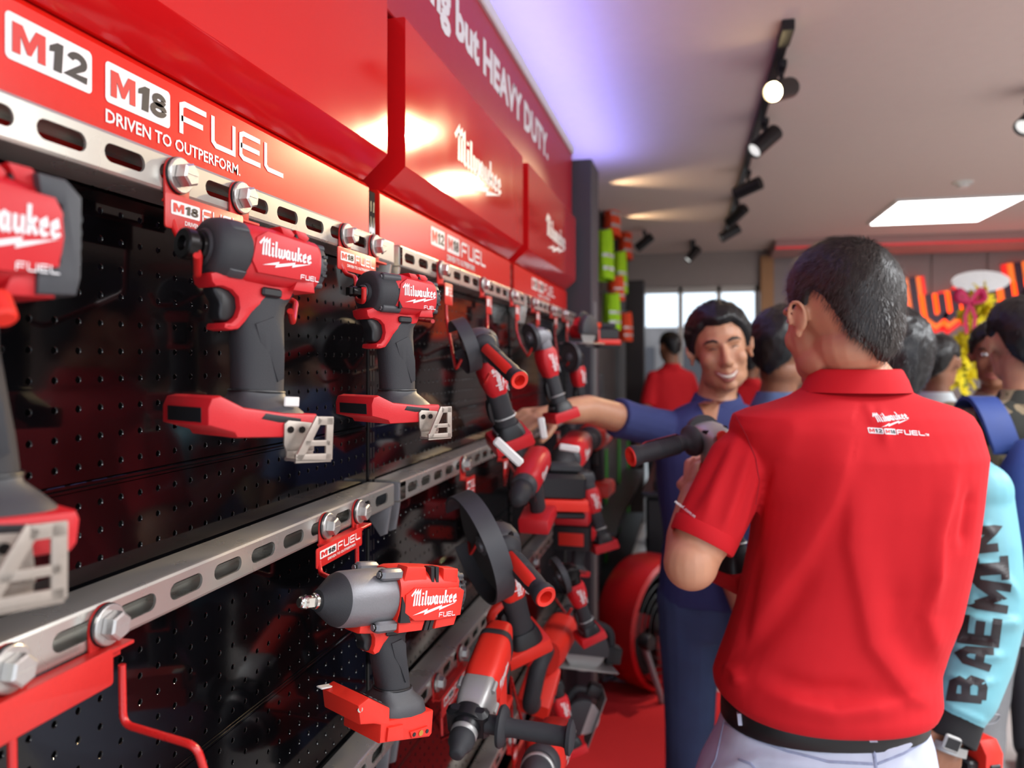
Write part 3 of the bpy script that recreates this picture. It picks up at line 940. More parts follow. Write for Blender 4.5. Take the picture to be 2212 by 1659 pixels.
        for a, b, w in (((-4, zt - 46), (-24, zt - 10), 7.5), ((-22, zt - 12.5), (-39, zt - 12.5), 7.5), ((-35.5, zt - 9.4), (-36.5, zt - 47), 7.5), ((-1, zt - 45), (-39, zt - 45), 7.5), ((-10, zt - 32), (-37, zt - 32), 5)):
            m.add(prism([(p[0] + bx, p[1]) for p in strip(a, b, w)], y0, y1, 0.4))
        m.add(prism([(-1 + bx, zt - 47.5), (-39 + bx, zt - 48.5), (-39 + bx, zt - 46), (-1 + bx, zt - 45)], 36, y1, 0.4))
        m.add(prism([(-2 + bx, zt - 38), (-30 + bx, zt - 38), (-30 + bx, zt - 48), (-2 + bx, zt - 48)], 36, 38, 0.4))
        m.obj('belt_hook', HOOK_M, root)
    if tagc is not None:
        MB(g).add(box((tagc[0] + dx, tagc[1], zt + tagc[2]), (16, 2, 9), 0.9)).obj('security_tag', WHITE_P, root)
    # print on the side panel
    if logo:
        k = R / 25.5
        yy = (yb + 1.05) * g
        decal('lettering', fit2(logo_script(1, 0.0, 0.15), 0.055, 0.0245 * k), WHITE_I, root, ((xf - 4) * g, yy, -10.5 * k * g), (-1, 0, 0), (0, 0, 1), 0.0003)
        decal('lettering', fit2(word_fuel(), 0.020, 0.0044), WHITE_I, root, (-13 * g, yy, -16.2 * k * g), (-1, 0, 0), (0, 0, 1), 0.0003)
    return root

def big_wrench(root, logo=True):
    """half-inch high-torque wrench: steel cone nose, long head, keypad foot. same local axes"""
    g = MM
    R = 37
    MB(g).add(lathe([(28, 33.5), (32, 35.5), (66, 35), (96, 33.5), (101, 32)], 44, 'x', cap=False)).obj('gear_case', GREY_M, root, 50)
    MB(g).add(lathe([(100, 32.3), (104, 31), (126, 14.5), (128, 13), (128, 0.1)], 44, 'x')).obj('nose_boot', RUBBER, root, 30)
    m = MB(g); m.add(lathe([(126, 9.5), (134, 9.5), (135, 8.2)], 20, 'x')); m.add(box((143, 0, 0), (17, 12.6, 12.6), 1.2)); m.add(lathe([(145, 8.3), (148, 7.6), (149, 8.3)], 18, 'x')); m.add(lathe([(150, 6.4), (153, 6.2), (154, 5)], 18, 'x'))
    m.obj('anvil', CHROME, root)
    for (y, z) in ((24, 32), (-24, 32), (25, -31), (-25, -31)):
        m = MB(g); m.add(box((42, y * 1.02, z), (34, 15, 14), 3.4)); m.add(lathe([(59, 4.2), (62, 4)], 6, 'x', (0, y * 1.05, z)))
        m.obj('bolt_boss', GREY_M, root)
        MB(g).add(cyl((59, y * 1.05, z), (60.5, y * 1.05, z), 4.8, 14)).obj('screw', BLACK_M, root)
    s = []
    for x, hz, hy, zc in ((30, 36, 36, 0), (20, 38, 37, 1), (-6, 38, 37, 1), (-40, 37, 36, 0), (-70, 35, 34, -1), (-78, 33, 32, -1)):
        s.append(superring(x, 0, zc, hy, hz, 36, 2.8, 'yz'))
    MB(g).add(rings(s)).obj('housing', RED_T2, root)
    MB(g).add(prism([(24, 8), (10, 16), (-72, 12), (-80, 8), (-78, -24), (-30, -27), (4, -25), (22, -14)], 33, 38.6, 1)).obj('side_panel', RED_T2, root)
    MB(g).add(prism([(29, 6), (28, -26), (10, -27), (20, -8)], 33, 38.2, 0.6)).obj('dark_inset', BLACK_P, root)
    for pl_, y0_, b_ in (([(26, 22), (-16, 20), (-10, 40), (22, 42)], 12, 2.5), ([(-44, 20), (-72, 18), (-70, 36), (-42, 38)], 10, 2.5), ([(-40, -26), (-78, -24), (-74, -38), (-38, -40)], 8, 2), ([(26, -24), (-20, -26), (-16, -40), (24, -40)], 8, 2)):
        MB(g).add(prism(pl_, y0_, 33, b_)).obj('housing_rib', RED_T2, root)
    m = MB(g)
    for x in (-22, -30): m.add(prism([(x, 20), (x - 5, 20), (x - 2, 40), (x + 4, 40)], 20, 33.8, 0.4)); m.add(prism([(x + 4, -40), (x - 2, -40), (x - 5, -27), (x + 1, -27)], 20, 34.2, 0.4))
    m.obj('vent_slots', BLACK_P, root)
    MB(g).add(lathe([(-76, 34.5), (-84, 34), (-92, 31), (-95, 26), (-96, 0.1)], 36, 'x')).obj('rear_cap', GREY_D, root, 50)
    m = MB(g)
    for k in range(6): m.add(box((-84, 26, -17 + k * 7), (8, 14, 3)))
    m.obj('cap_vents', BLACK_P, root)
    for a in (48, -48, 132, -132):
        c = math.cos(math.radians(a)) * 32; q = math.sin(math.radians(a)) * 32
        MB(g).add(cyl((-90, c, q), (-76, c, q), 4.5, 10, b=1)).obj('screw_boss', GREY_D, root)
    C = [(72, -30), (72, -40), (64, -41), (50, -42), (46, -48), (45, -56), (47, -63), (43, -68), (36, -66), (30, -56), (20, -46), (-16, -42), (-24, -34), (0, -20), (40, -20)]
    MB(g).add(prism(C, -16, 16, 3)).obj('trigger_guard', RED_T2, root)
    T = [(64, -40), (62, -46), (56, -52), (56, -60), (52, -65), (45, -64), (42, -54), (46, -40)]
    MB(g).add(prism(smooth_poly(T), -9, 9, 2.5)).obj('trigger', BLACK_P, root, 60)
    MB(g).add(box((20, 17, -43), (20, 5, 7), 1.6)).obj('direction_switch', BLACK_P, root)
    s = []
    for z, x0, x1, w in ((-38, 34, -18, 16), (-50, 36, -12, 17), (-66, 35, -13, 18), (-82, 30, -18, 18.5), (-98, 24, -24, 17.5), (-112, 18, -30, 17.5), (-118, 17, -31, 18)):
        s.append(superring((x0 + x1) / 2, 0, z, (x0 - x1) / 2, w, 28, 2.5))
    MB(g).add(rings(s)).obj('grip', RUBBER, root, 60)
    MB(g).add(prism([(20, -56), (4, -52), (-4, -58), (-8, -74), (-18, -104), (-12, -108), (0, -88), (12, -74)], 13, 18.9, 0.8)).obj('grip_panel', RUBBER, root)
    rg = superring(-7, 0, -117, 25, 19, 28, 2.5)
    MB(g).add(tube(rg + [rg[0]], 1.5, 6)).obj('cable_tie', BLACK_P, root)
    s = []
    for z, x0, x1, w in ((-116, 17, -31, 18), (-122, 19, -34, 20), (-130, 24, -44, 32), (-144, 26, -48, 37), (-147, 26, -48, 37)):
        s.append(superring((x0 + x1) / 2, 0, z, (x0 - x1) / 2, w, 28, 4))
    MB(g).add(rings(s)).obj('collar', GREY_D, root, 50)
    F = [(26, -128), (62, -110), (77, -117), (70, -140), (48, -143), (38, -146), (36, -168), (-48, -176), (-52, -172), (-50, -143), (24, -143)]
    MB(g).add(prism(F, -37.5, 37.5, 3)).obj('foot', RED_T2, root)
    d = Vector((36, 18)).normalized(); nn = Vector((-d.y, d.x)); q0 = Vector((29, -126.5))
    kp = MB(g).add(prism([tuple(q0), tuple(q0 + d * 33), tuple(q0 + d * 33 + nn * 1.6), tuple(q0 + nn * 1.6)], 0, 31, 0.4)).obj('keypad', BLACK_P, root)
    for i in range(3):
        for j in range(2):
            c = q0 + d * (7 + i * 9) + nn * 1.5
            MB(g).add(prism([tuple(c - d * 2.6), tuple(c + d * 2.6), tuple(c + d * 2.6 + nn * 0.6), tuple(c - d * 2.6 + nn * 0.6)], 8 + j * 12, 15 + j * 12)).obj('key', GREY_M, kp, 0)
    MB(g).add(prism([(28, -166), (28, -150), (4, -150), (0, -169)], 36, 41, 1.4)).obj('foot_rib', RED_T2, root)
    MB(g).add(prism([(-14, -170), (-10, -162), (-40, -160), (-46, -172)], 36, 40, 1.2)).obj('clip_mount', RED_T2, root)
    MB(g).add(cyl((-28, 40, -166), (-28, 41.2, -166), 3.6, 14)).obj('brass_insert', mat('brass_insert', (206, 160, 84), 0.3, metal=1), root)
    for x in (-17, -39): MB(g).add(cyl((x, 40, -166), (x, 40.8, -166), 2.6, 10)).obj('screw_hole', BLACK_P, root)
    MB(g).add(cyl((71, 30, -122), (73, 37, -122), 3.4, 12)).obj('lamp', CHROME, root)
    MB(g).add(box((72, -32, -114), (26, 12, 2), 0.8)).obj('security_tag', WHITE_P, root)
    if logo:
        decal('lettering', fit2(logo_script(1, 0.0, 0.15), 0.083, 0.034), WHITE_I, root, (16 * g, 38.7 * g, -18.5 * g), (-1, 0, 0), (0, 0, 1), 0.0004)
        decal('lettering', fit2(word_fuel(), 0.030, 0.0062), WHITE_I, root, (-37 * g, 38.7 * g, -23.5 * g), (-1, 0, 0), (0, 0, 1), 0.0004)
    return root

def grinder(root, guard=58, gw=24, handle=True, hy=1, head=GREY_D, logo=True, barrel=True, red=RED_T, hl=150, paddle=False, hdir=None, logo_lines=True):
    """angle grinder hung head up. local mm: -z along the body, +x the wheel side, +y side handle"""
    g = MM
    # wheel guard: half-moon drum, wheel, flange nut
    n = 40
    a0, a1 = math.radians(-150), math.radians(165)
    outer = [(guard * math.cos(a0 + (a1 - a0) * k / n), guard * math.sin(a0 + (a1 - a0) * k / n)) for k in range(n + 1)]
    x0, x1 = 16, 16 + gw
    v = []; f = []
    for (x, r) in ((x0, 1.0), (x1, 1.0), (x1, 0.955), (x0 + 2, 0.955)):
        v += [(x, p[0] * r, p[1] * r) for p in outer]
    N = n + 1
    for q in range(3):
        for k in range(n): f.append((q * N + k, q * N + k + 1, (q + 1) * N + k + 1, (q + 1) * N + k))
    c = len(v); v += [(x0, 0, 0), (x0 + 2, 0, 0)]
    for k in range(n): f.append((c, k + 1, k)); f.append((c + 1, 3 * N + k, 3 * N + k + 1))
    m = MB(g); m.add((v, f)); m.obj('wheel_guard', GREY_D, root, 40)
    MB(g).add(lathe([(x0 + 8, guard * 0.9), (x0 + 11, guard * 0.9)], 40, 'x')).obj('grinding_wheel', mat('abrasive_wheel', (70, 67, 66), 0.9, bump=0.8, scale=900), root)
    m = MB(g); m.add(lathe([(x0 + 10, 19), (x0 + 15, 19), (x0 + 15, 12), (x0 + 20, 11)], 24, 'x')); m.obj('flange_nut', GREY_M, root)
    # gear head
    s = []
    for x, hy_, hz, zc in ((x0 + 1, 30, 30, -4), (8, 31, 31, -4), (-14, 30, 30, -6), (-30, 27, 25, -8), (-40, 22, 18, -10)):
        s.append(superring(x, 0, zc, hy_, hz, 28, 3.4, 'yz'))
    MB(g).add(rings(s)).obj('gear_head', head, root, 35)
    s = []
    for z, hx, hy_ in ((-20, 22, 29), (-36, 23, 29), (-46, 24, 28), (-50, 23, 27)):
        s.append(superring(-14, 0, z, hx, hy_, 24, 3.2))
    MB(g).add(rings(s)).obj('gear_neck', head, root, 35)
    for (y, z) in ((22, 14), (-22, 14), (22, -28), (-22, -28)):
        MB(g).add(cyl((-6, y, z), (-42 + abs(z), y * 0.95, z), 4.6, 8, b=0.8)).obj('screw', BLACK_M, root)
    # red body
    s = []
    for z, hx, hy_ in ((-46, 26, 31), (-58, 32, 34), (-84, 34, 33), (-112, 31, 31), (-134, 25, 25), (-142, 22, 23)):
        s.append(superring(-14, 0, z, hx, hy_, 28, 3.0))
    MB(g).add(rings(s)).obj('housing', red, root, 45)
    gx = -14
    # grip
    s = []
    for z, hx, hy_, cx in ((-132, 24, 24, 0), (-150, 25, 24, 0), (-180, 24, 23, -2), (-215, 25, 23, -4), (-232, 27, 25, -5)):
        s.append(superring(gx + cx, 0, z, hx, hy_, 26, 2.6))
    MB(g).add(rings(s)).obj('grip', RUBBER, root, 60)
    if paddle:
        MB(g).add(tube(fillet([(gx + 22, 0, -150), (gx + 52, 0, -165), (gx + 56, 0, -220), (gx + 24, 0, -245)], 20), 5.5, 8, flat=1.6)).obj('loop_guard', red, root, 60)
        MB(g).add(prism(smooth_poly([(gx + 22, -168), (gx + 36, -176), (gx + 36, -212), (gx + 22, -226)]), -9, 9, 2)).obj('paddle_switch', BLACK_P, root)
    else:
        MB(g).add(prism(smooth_poly([(gx + 22, -150), (gx + 32, -160), (gx + 33, -205), (gx + 22, -222)]), -10, 10, 2)).obj('paddle_switch', BLACK_P, root)
    if barrel:
        rg = superring(gx - 4, 0, -206, 27, 25, 26, 2.6)
        rg = [(p[0], p[1], p[2] + 4 * math.sin(i / 26 * 2 * math.pi)) for i, p in enumerate(rg)]
        MB(g).add(tube(rg + [rg[0]], 2.2, 6)).obj('cable_tie', SILVER, root)
    s = []
    for z, hx, hy_ in ((-226, 27, 26), (-240, 33, 34), (-262, 38, 38), (-264, 38, 38)):
        s.append(superring(gx - 6, 0, z, hx, hy_, 26, 3.6))
    MB(g).add(rings(s)).obj('rear_cap', BLACK_P, root, 50)
    m = MB(g)
    for k in range(4): m.add(box((gx - 6 + 30, 0, -238 - k * 6), (8, 36, 2.4)))
    m.obj('vent_slots', GREY_M, root)
    FO = [(gx + 40, -254), (gx + 44, -262), (gx + 44, -286), (gx - 50, -290), (gx - 54, -284), (gx - 50, -256)]
    MB(g).add(prism(FO, -39, 39, 3)).obj('foot', red, root)
    if handle:
        yv = hy
        hh = 26
        m = MB(g); m.add(lathe([(28, 20), (34, 29), (40, 31), (47, 29), (52, 22), (58, 15.5), (62, 14.5)], 32, 'y')); o = m
        top = hl
        m.add(lathe([(60, 15), (72, 17), (hl - 40, 18.5), (hl - 16, 17), (hl - 10, 19.5), (hl, 20.5), (hl + 4, 19)], 28, 'y', cap=False))
        # ridges
        for k in range(9): m.add(lathe([(74 + k * 5, 18.2), (75.5 + k * 5, 19.2), (77 + k * 5, 18.2)], 24, 'y', cap=False))
        hd = m
        if hy < 0: hd.v = [(p[0], -p[1], p[2]) for p in hd.v]
        side = hd.obj('side_handle', RUBBER, root, 50)
        m = MB(g); m.add(lathe([(hl + 3, 19), (hl + 6, 17.5), (hl + 5, 11.5), (hl - 18, 10.5), (hl - 18, 0.1)], 28, 'y', cap=False))
        if hy < 0: m.v = [(p[0], -p[1], p[2]) for p in m.v]
        m.obj('end_ring', RED_T2, side, 50)
        m = MB(g)
        rs = []
        for t in (64, 72, hl - 34, hl - 20):
            rs.append([(math.cos(a) * (20.2 if 64 < t < hl - 20 else 16), t * 1.0, math.sin(a) * (20.2 if 64 < t < hl - 20 else 16)) for a in [math.radians(28 + 9 * k) for k in range(8)]])
        m.add(rings(rs, False, False))
        if hy < 0: m.v = [(p[0], -p[1], p[2]) for p in m.v]
        m.obj('grip_inlay', RED_T2, side, 50)
        MB(g).add(lathe([(26.5, 20), (29.5, 20)], 24, 'y')).obj('handle_ring', RED_T, side) if hy > 0 else None
    if logo:
        # print reads down the body on the side facing out
        decal('lettering', fit2(logo_script(1, 0, 0.15), 0.062, 0.030), WHITE_I, root, ((-30) * g, 33.2 * g, -60 * g), (0, 0, -1), (-1, 0, 0) if False else (1, 0, 0), -0.0 if False else 0.0003) if False else None
        o_ = Vector((-33 * g, 33.6 * g, -62 * g))
        lg = fit2(logo_script(1, 0, 0.15), 0.060, 0.030)
        obj('lettering', [o_ + Vector((0, 0, -1)) * p[0] + Vector((1, 0, 0)) * p[1] for p in lg[0]], lg[1], WHITE_I, root, 0)
        lg = fit2(word_fuel(), 0.026, 0.0055)
        o_ = Vector((-36 * g, 30.6 * g, -104 * g))
        obj('lettering', [o_ + Vector((0, 0, -1)) * p[0] + Vector((1, 0, 0)) * p[1] for p in lg[0]], lg[1], WHITE_I, root, 0)
    return root

def hammer_drill(root, side=True):
    """SDS rotary hammer. local mm: +x toward the chuck, +z top of the tool, +y the side showing"""
    g = MM
    MB(g).add(lathe([(104, 30), (112, 31), (128, 29), (140, 27)], 32, 'x')).obj('collar', BLACK_P, root, 50)
    MB(g).add(lathe([(136, 24), (140, 26.5), (147, 26.5), (150, 24)], 32, 'x')).obj('chuck_band', SILVER, root, 50)
    MB(g).add(lathe([(150, 24), (156, 26), (170, 24), (180, 18), (190, 15), (196, 13), (198, 8), (198, 0.1)], 32, 'x')).obj('chuck', RUBBER, root, 50)
    s = []
    for x, hy_, hz in ((28, 34, 42), (40, 36, 44), (78, 34, 42), (100, 30, 36), (108, 28, 30)):
        s.append(superring(x, 0, -4, hy_, hz, 28, 4.5, 'yz'))
    MB(g).add(rings(s)).obj('gear_case', SILVER, root, 35)
    for (y, z) in ((35, 26), (35, -30), (-35, 26), (-35, -30)):
        MB(g).add(cyl((34, y, z), (60, y, z), 6, 10, b=1)).obj('screw_boss', SILVER, root)
    s = []
    for x, hy_, hz, zc in ((32, 35, 44, -4), (10, 38, 47, -4), (-60, 38, 46, -4), (-100, 36, 40, 0), (-140, 28, 26, 6)):
        s.append(superring(x, 0, zc, hy_, hz, 28, 3.4, 'yz'))
    MB(g).add(rings(s)).obj('housing', RED_T2, root, 40)
    MB(g).add(rings([superring(x, 0, zc, hy_, hz, 28, 3.4, 'yz') for x, hy_, hz, zc in ((-88, 37.6, 43.5, -1), (-90, 38, 44, -1), (-102, 37.5, 42, 0), (-104, 36, 40, 0))])).obj('bumper_band', RUBBER, root, 50)
    # D handle and foot
    m = MB(g); m.add(tube(fillet([(-126, 0, 6), (-150, 0, -20), (-140, 0, -120), (-92, 0, -140)], 26), 17, 14)); m.obj('grip', RUBBER, root, 60)
    MB(g).add(prism([(-10, -44), (-72, -44), (-60, -128), (-110, -150), (-116, -164), (-40, -160), (-8, -120)], -30, 30, 5)).obj('motor_housing', RED_T2, root)
    MB(g).add(prism(smooth_poly([(-118, -36), (-104, -48), (-102, -76), (-120, -88), (-134, -60)]), -8, 8, 2)).obj('trigger', BLACK_P, root)
    decal('lettering', fit2(logo_script(1, 0, 0.16), 0.074, 0.030), WHITE_I, root, (20 * g, 38.4 * g, -18 * g), (-1, 0, 0), (0, 0, 1), 0.0004)
    if side:
        m = MB(g)
        m.add(lathe([(100, 36), (128, 36)], 30, 'x')); m.add(box((114, 0, 0), (30, 84, 64), 8))
        m.obj('clamp', BLACK_P, root, 40)
        m = MB(g)
        m.add(lathe([(36, 18), (60, 18), (62, 38), (68, 40), (74, 36), (78, 19), (90, 17), (150, 18.5), (186, 18), (192, 20), (196, 31), (203, 32), (208, 22), (208, 0.1)], 30, 'y', (114, 0, 0)))
        m.obj('side_handle', RUBBER, root, 45)
    return root

def drill(root, battery=False, body=RED_T, chuck_len=60, band=False):
    """plain cordless drill driver. +x chuck, +z up"""
    g = MM
    s = [superring(x, 0, 0, hy_, hz, 24, 2.8, 'yz') for x, hy_, hz in ((62, 24, 25), (52, 30, 31), (0, 31, 33), (-70, 30, 31), (-84, 24, 25))]
    MB(g).add(rings(s)).obj('housing', body, root, 45)
    MB(g).add(lathe([(60, 26), (66, 29), (80, 29), (86, 24)], 28, 'x')).obj('clutch_ring', GREY_D, root)
    MB(g).add(lathe([(84, 21), (90, 24), (84 + chuck_len * 0.6, 23), (84 + chuck_len, 14), (88 + chuck_len, 9), (88 + chuck_len, 0.1)], 28, 'x')).obj('chuck', RUBBER if not band else GREY_D, root)
    if band: MB(g).add(lathe([(96, 24.5), (98, 26), (104, 26), (106, 24)], 28, 'x')).obj('chuck_band', SILVER, root)
    s = [superring(x, 0, z, hx, 17, 22, 2.5) for x, z, hx in ((-16, -20, 26), (-20, -44, 24), (-26, -90, 23), (-30, -120, 24))]
    MB(g).add(rings(s)).obj('grip', RUBBER, root, 60)
    MB(g).add(prism([(14, -36), (24, -40), (22, -68), (6, -74)], -8, 8, 2)).obj('trigger', BLACK_P, root)
    MB(g).add(prism([(24, -112), (30, -120), (28, -146), (-66, -150), (-68, -124), (-40, -112)], -36, 36, 4)).obj('foot', body, root)
    if battery:
        MB(g).add(prism([(34, -148), (34, -196), (-70, -200), (-74, -150)], -38, 38, 5)).obj('battery', BLACK_P, root)
        MB(g).add(prism([(35.5, -160), (35.5, -186), (20, -186), (20, -160)], -26, 26, 2)).obj('battery_button', RED_T2, root)
    decal('lettering', fit2(logo_script(1, 0, 0.15), 0.062, 0.026), WHITE_I, root, (34 * g, 31.4 * g, -14 * g), (-1, 0, 0), (0, 0, 1), 0.0004)
    return root

def saw(root):
    """circular saw: motor, black blade guard, shoe plate. +x front, +z up"""
    g = MM
    n = 36
    outl = [(85 * math.cos(math.radians(-10 + 200 * k / n)), 85 * math.sin(math.radians(-10 + 200 * k / n))) for k in range(n + 1)]
    MB(g).add(prism(outl, 10, 40, 4)).obj('upper_guard', GREY_D, root)
    MB(g).add(lathe([(22, 78), (24.4, 78)], 48, 'y')).obj('blade', SILVER, root)
    MB(g).add(lathe([(-70, 34), (-66, 38), (8, 40), (10, 36)], 30, 'y')).obj('motor', RED_T, root, 45)
    MB(g).add(box((0, -10, -62), (260, 130, 5), 2)).obj('shoe', SILVER, root)
    m = MB(g); m.add(tube(fillet([(40, -20, 60), (0, -20, 96), (-100, -20, 70), (-110, -20, 0)], 30), 17, 12)); m.obj('grip', RUBBER, root, 60)
    MB(g).add(prism([(70, 30), (44, 74), (10, 70), (-10, 20), (40, 0)], -34, -4, 5)).obj('housing', RED_T, root)
    MB(g).add(prism([(-90, -50), (-96, 20), (-150, 10), (-150, -46)], -52, 8, 5)).obj('battery', BLACK_P, root)
    return root

def recip_saw(root):
    """reciprocating saw: long red body, dark nose boot, blade shoe. +x front"""
    g = MM
    s = [superring(x, 0, zc, hy_, hz, 24, 3, 'yz') for x, hy_, hz, zc in ((60, 28, 30, 0), (40, 33, 36, 0), (-60, 34, 38, 2), (-120, 30, 34, 6))]
    MB(g).add(rings(s)).obj('housing', RED_T2, root, 45)
    s = [superring(x, 0, zc, hy_, hz, 24, 2.8, 'yz') for x, hy_, hz, zc in ((56, 30, 32, 0), (90, 27, 28, 0), (150, 20, 22, -4), (160, 16, 18, -4))]
    MB(g).add(rings(s)).obj('nose_boot', RUBBER, root, 50)
    MB(g).add(prism([(158, -30), (164, -34), (170, 26), (164, 28)], -20, 20, 1.5)).obj('shoe', SILVER, root)
    MB(g).add(box((196, 0, -4), (80, 1.4, 16), 0.4)).obj('blade', SILVER, root)
    m = MB(g); m.add(tube(fillet([(-112, 0, 20), (-180, 0, 14), (-190, 0, -70), (-130, 0, -80)], 26), 17, 12)); m.obj('grip', RUBBER, root, 60)
    MB(g).add(prism([(-96, -20), (-80, -66), (-150, -104), (-160, -74)], -34, 34, 5)).obj('foot', RED_T2, root)
    decal('lettering', fit2(logo_script(1, 0, 0.16), 0.085, 0.036), WHITE_I, root, (30 * g, 34.6 * g, -18 * g), (-1, 0, 0), (0, 0, 1), 0.0004)
    return root

def planer(root):
    """boxy tool seen end on: black body block on a red battery frame"""
    g = MM
    MB(g).add(box((0, 0, 0), (150, 84, 80), 12)).obj('body', BLACK_P, root)
    MB(g).add(prism([(-80, -34), (-86, -70), (82, -70), (88, -30), (88, 34), (66, 30), (64, -34)], -50, 50, 8)).obj('frame', RED_T2, root)
    MB(g).add(box((-10, 0, 56), (110, 34, 34), 10)).obj('grip', RUBBER, root)
    MB(g).add(cyl((60, 0, 40), (60, 0, 74), 20, 20, b=4)).obj('depth_knob', ORANGE_V, root)
    MB(g).add(box((0, 0, -82), (150, 86, 18), 4)).obj('battery', BLACK_P, root)
    return root

# ------------------------------------------------------------------ hangers
def bolt(parent, p, r=0.0165):
    b = MB(); b.add(lathe([(-0.001, r * 0.98), (0.0008, r), (0.0022, r), (0.0030, r * 0.94)], 30, 'x', p)); b.add(lathe([(0.0028, r * 0.66), (0.0038, r * 0.70), (0.0125, r * 0.68), (0.0140, r * 0.56)], 6, 'x', p, ph=0.3)); b.add(box((p[0] + 0.0142, p[1], p[2]), (0.0006, r * 0.8, 0.0007)))
    o = b.obj('bolt', BOLT_M, parent, 25)
    obj('washer', *lathe([(-0.0022, r * 1.04), (-0.0008, r * 1.04)], 28, 'x', p), BLACK_P, o, 30)
    return o

def hanger(label, Y, rail, arms, plate=None, text='M18', blank=False, simple=False):
    """Y: bolt positions along the rail; plate: (y0, y1, z0, z1) of the red label plate; arms: wire polylines in world space"""
    zc = RAILZ[rail] - 0.0005
    base = Vector((XR, Y[0], zc))
    h = empty('tool_hanger', label, 'hanger', 'red wire tool hangers', Matrix.Translation(base))
    def fix(o):
        o.matrix_local = Matrix.Translation(-base)
        return o
    for y in Y:
        b = bolt(h, Vector((XR + 0.0052, y, zc)))
        fix(b)
        s = obj('strap', *prism([(y - 0.0165, zc - 0.030), (y + 0.0165, zc - 0.030)] + [(y + 0.0172 * math.cos(a), zc + 0.0172 * math.sin(a)) for a in [math.pi * k / 10 for k in range(11)]], XR + 0.0004, XR + 0.0028, 0.0005, 'x'), PLATE_R, h, 30)
        fix(s)
    if plate:
        y0, y1, z0, z1 = plate
        X = XR + 0.0165
        w = obj('label_plate', *prism([(y0 + q[0], z0 + q[1]) for q in rrect(y1 - y0, z1 - z0, 0.003)[0]], X - 0.0016, X, 0.0004, 'x'), PLATE_R, h, 30)
        fix(w)
        fix(obj('cross_bar', *box(((XR + X) / 2 - 0.001, (Y[0] + Y[-1]) / 2, z1 - 0.0035), (X - XR - 0.001, abs(Y[-1] - Y[0]) + 0.036, 0.003), 0.0006), PLATE_R, h, 0))
        if not blank:
            hh = (z1 - z0)
            R, U = (0, 1, 0), (0, 0, 1)
            wd_ = (y1 - y0)
            bh = hh * 0.40
            if simple:
                decal('badge', rrect(wd_ * 0.34, bh, 0.001), WHITE_I, w, (X, y0 + wd_ * 0.06, z0 + hh * 0.42), R, U, 0.0004)
            else:
                badge(w, Vector((X, y0 + wd_ * 0.06, z0 + hh * 0.42)), R, U, bh, text, 0.0004, w=wd_ * 0.34 / bh)
            decal('lettering', fit2(word_fuel(), wd_ * 0.52, bh), WHITE_I, w, (X, y0 + wd_ * 0.43, z0 + hh * 0.42), R, U, 0.0004)
            if not simple:
                decal('lettering', fit2(text2('DRIVEN TO OUTPERFORM.', 1, 0.02), wd_ * 0.62, hh * 0.13), WHITE_I, w, (X, y0 + wd_ * 0.22, z0 + hh * 0.18), R, U, 0.0004)
    for a in arms:
        fix(obj('arm', *tube(fillet(a, 0.010, 5), 0.0030, 10), WIRE_R, h, 60))
    return h

def ry(px, py=600): return on_x(px, py, XR).y
def tool_frame(px, py, d, yaw, pitch=0.0, roll=0.0):
    """tool axis: nose along -Y turned toward the wall by yaw, raised by pitch"""
    y = math.radians(yaw)
    a = Vector((-math.sin(y), -math.cos(y), 0)); n = Vector((math.cos(y), -math.sin(y), 0)); z = Vector((0, 0, 1))
    p = math.radians(pitch)
    a2 = a * math.cos(p) + z * math.sin(p); z2 = z * math.cos(p) - a * math.sin(p)
    if roll:
        r = math.radians(roll)
        n, z2 = n * math.cos(r) + z2 * math.sin(r), z2 * math.cos(r) - n * math.sin(r)
    o = at(px, py, d)
    return Matrix(((a2.x, n.x, z2.x, o.x), (a2.y, n.y, z2.y, o.y), (a2.z, n.z, z2.z, o.z), (0, 0, 0, 1)))
def scaled(M, k): return M @ Matrix.Scale(k, 4)

# T1: impact driver on the top rail
M = tool_frame(584, 563, 0.69, 24, 4)
wrench(tool_root('red and black compact impact driver under the nearest top-rail label plate', 'impact driver', M), 'driver', 26.2, tagc=(-12, 27, 3))
# T2: compact wrench, square anvil, beside the post
M = tool_frame(868, 640, 0.96, 28, 1)
wrench(tool_root('small black nosed impact wrench with square anvil, in front of the rack post', 'impact wrench', M), 'compact', 25.5, tagc=(34, -30, -20))
# T3: the high torque wrench
M = scaled(tool_frame(864, 1284, 0.93, 28, 9.5), 0.93)
big_wrench(tool_root('large red impact wrench with grey conical nose and shiny square drive', 'impact wrench', M))
# T0: cut by the left edge
M = scaled(tool_frame(-80, 500, 0.45, 25, 2), 1.16)
t0 = wrench(tool_root('blurred impact wrench cut off by the left edge, grey grip and belt hook', 'impact wrench', M), 'compact', 32, rake=0.12, hookx=16)
# rear bumper of the cut-off wrench
MB(MM).add(prism([(-22, 31), (-36, 30), (-44, 22), (-45, -20), (-43, -30), (-24, -31), (-24, -18), (-34, -14), (-34, 16), (-24, 20)], -20, 31, 2)).obj('bumper', GREY_D, t0)
MB(MM).add(cyl((-6, 32, -34), (-6, 44, -46), 6, 16, b=1.5)).obj('red_peg', RED_T2, t0)

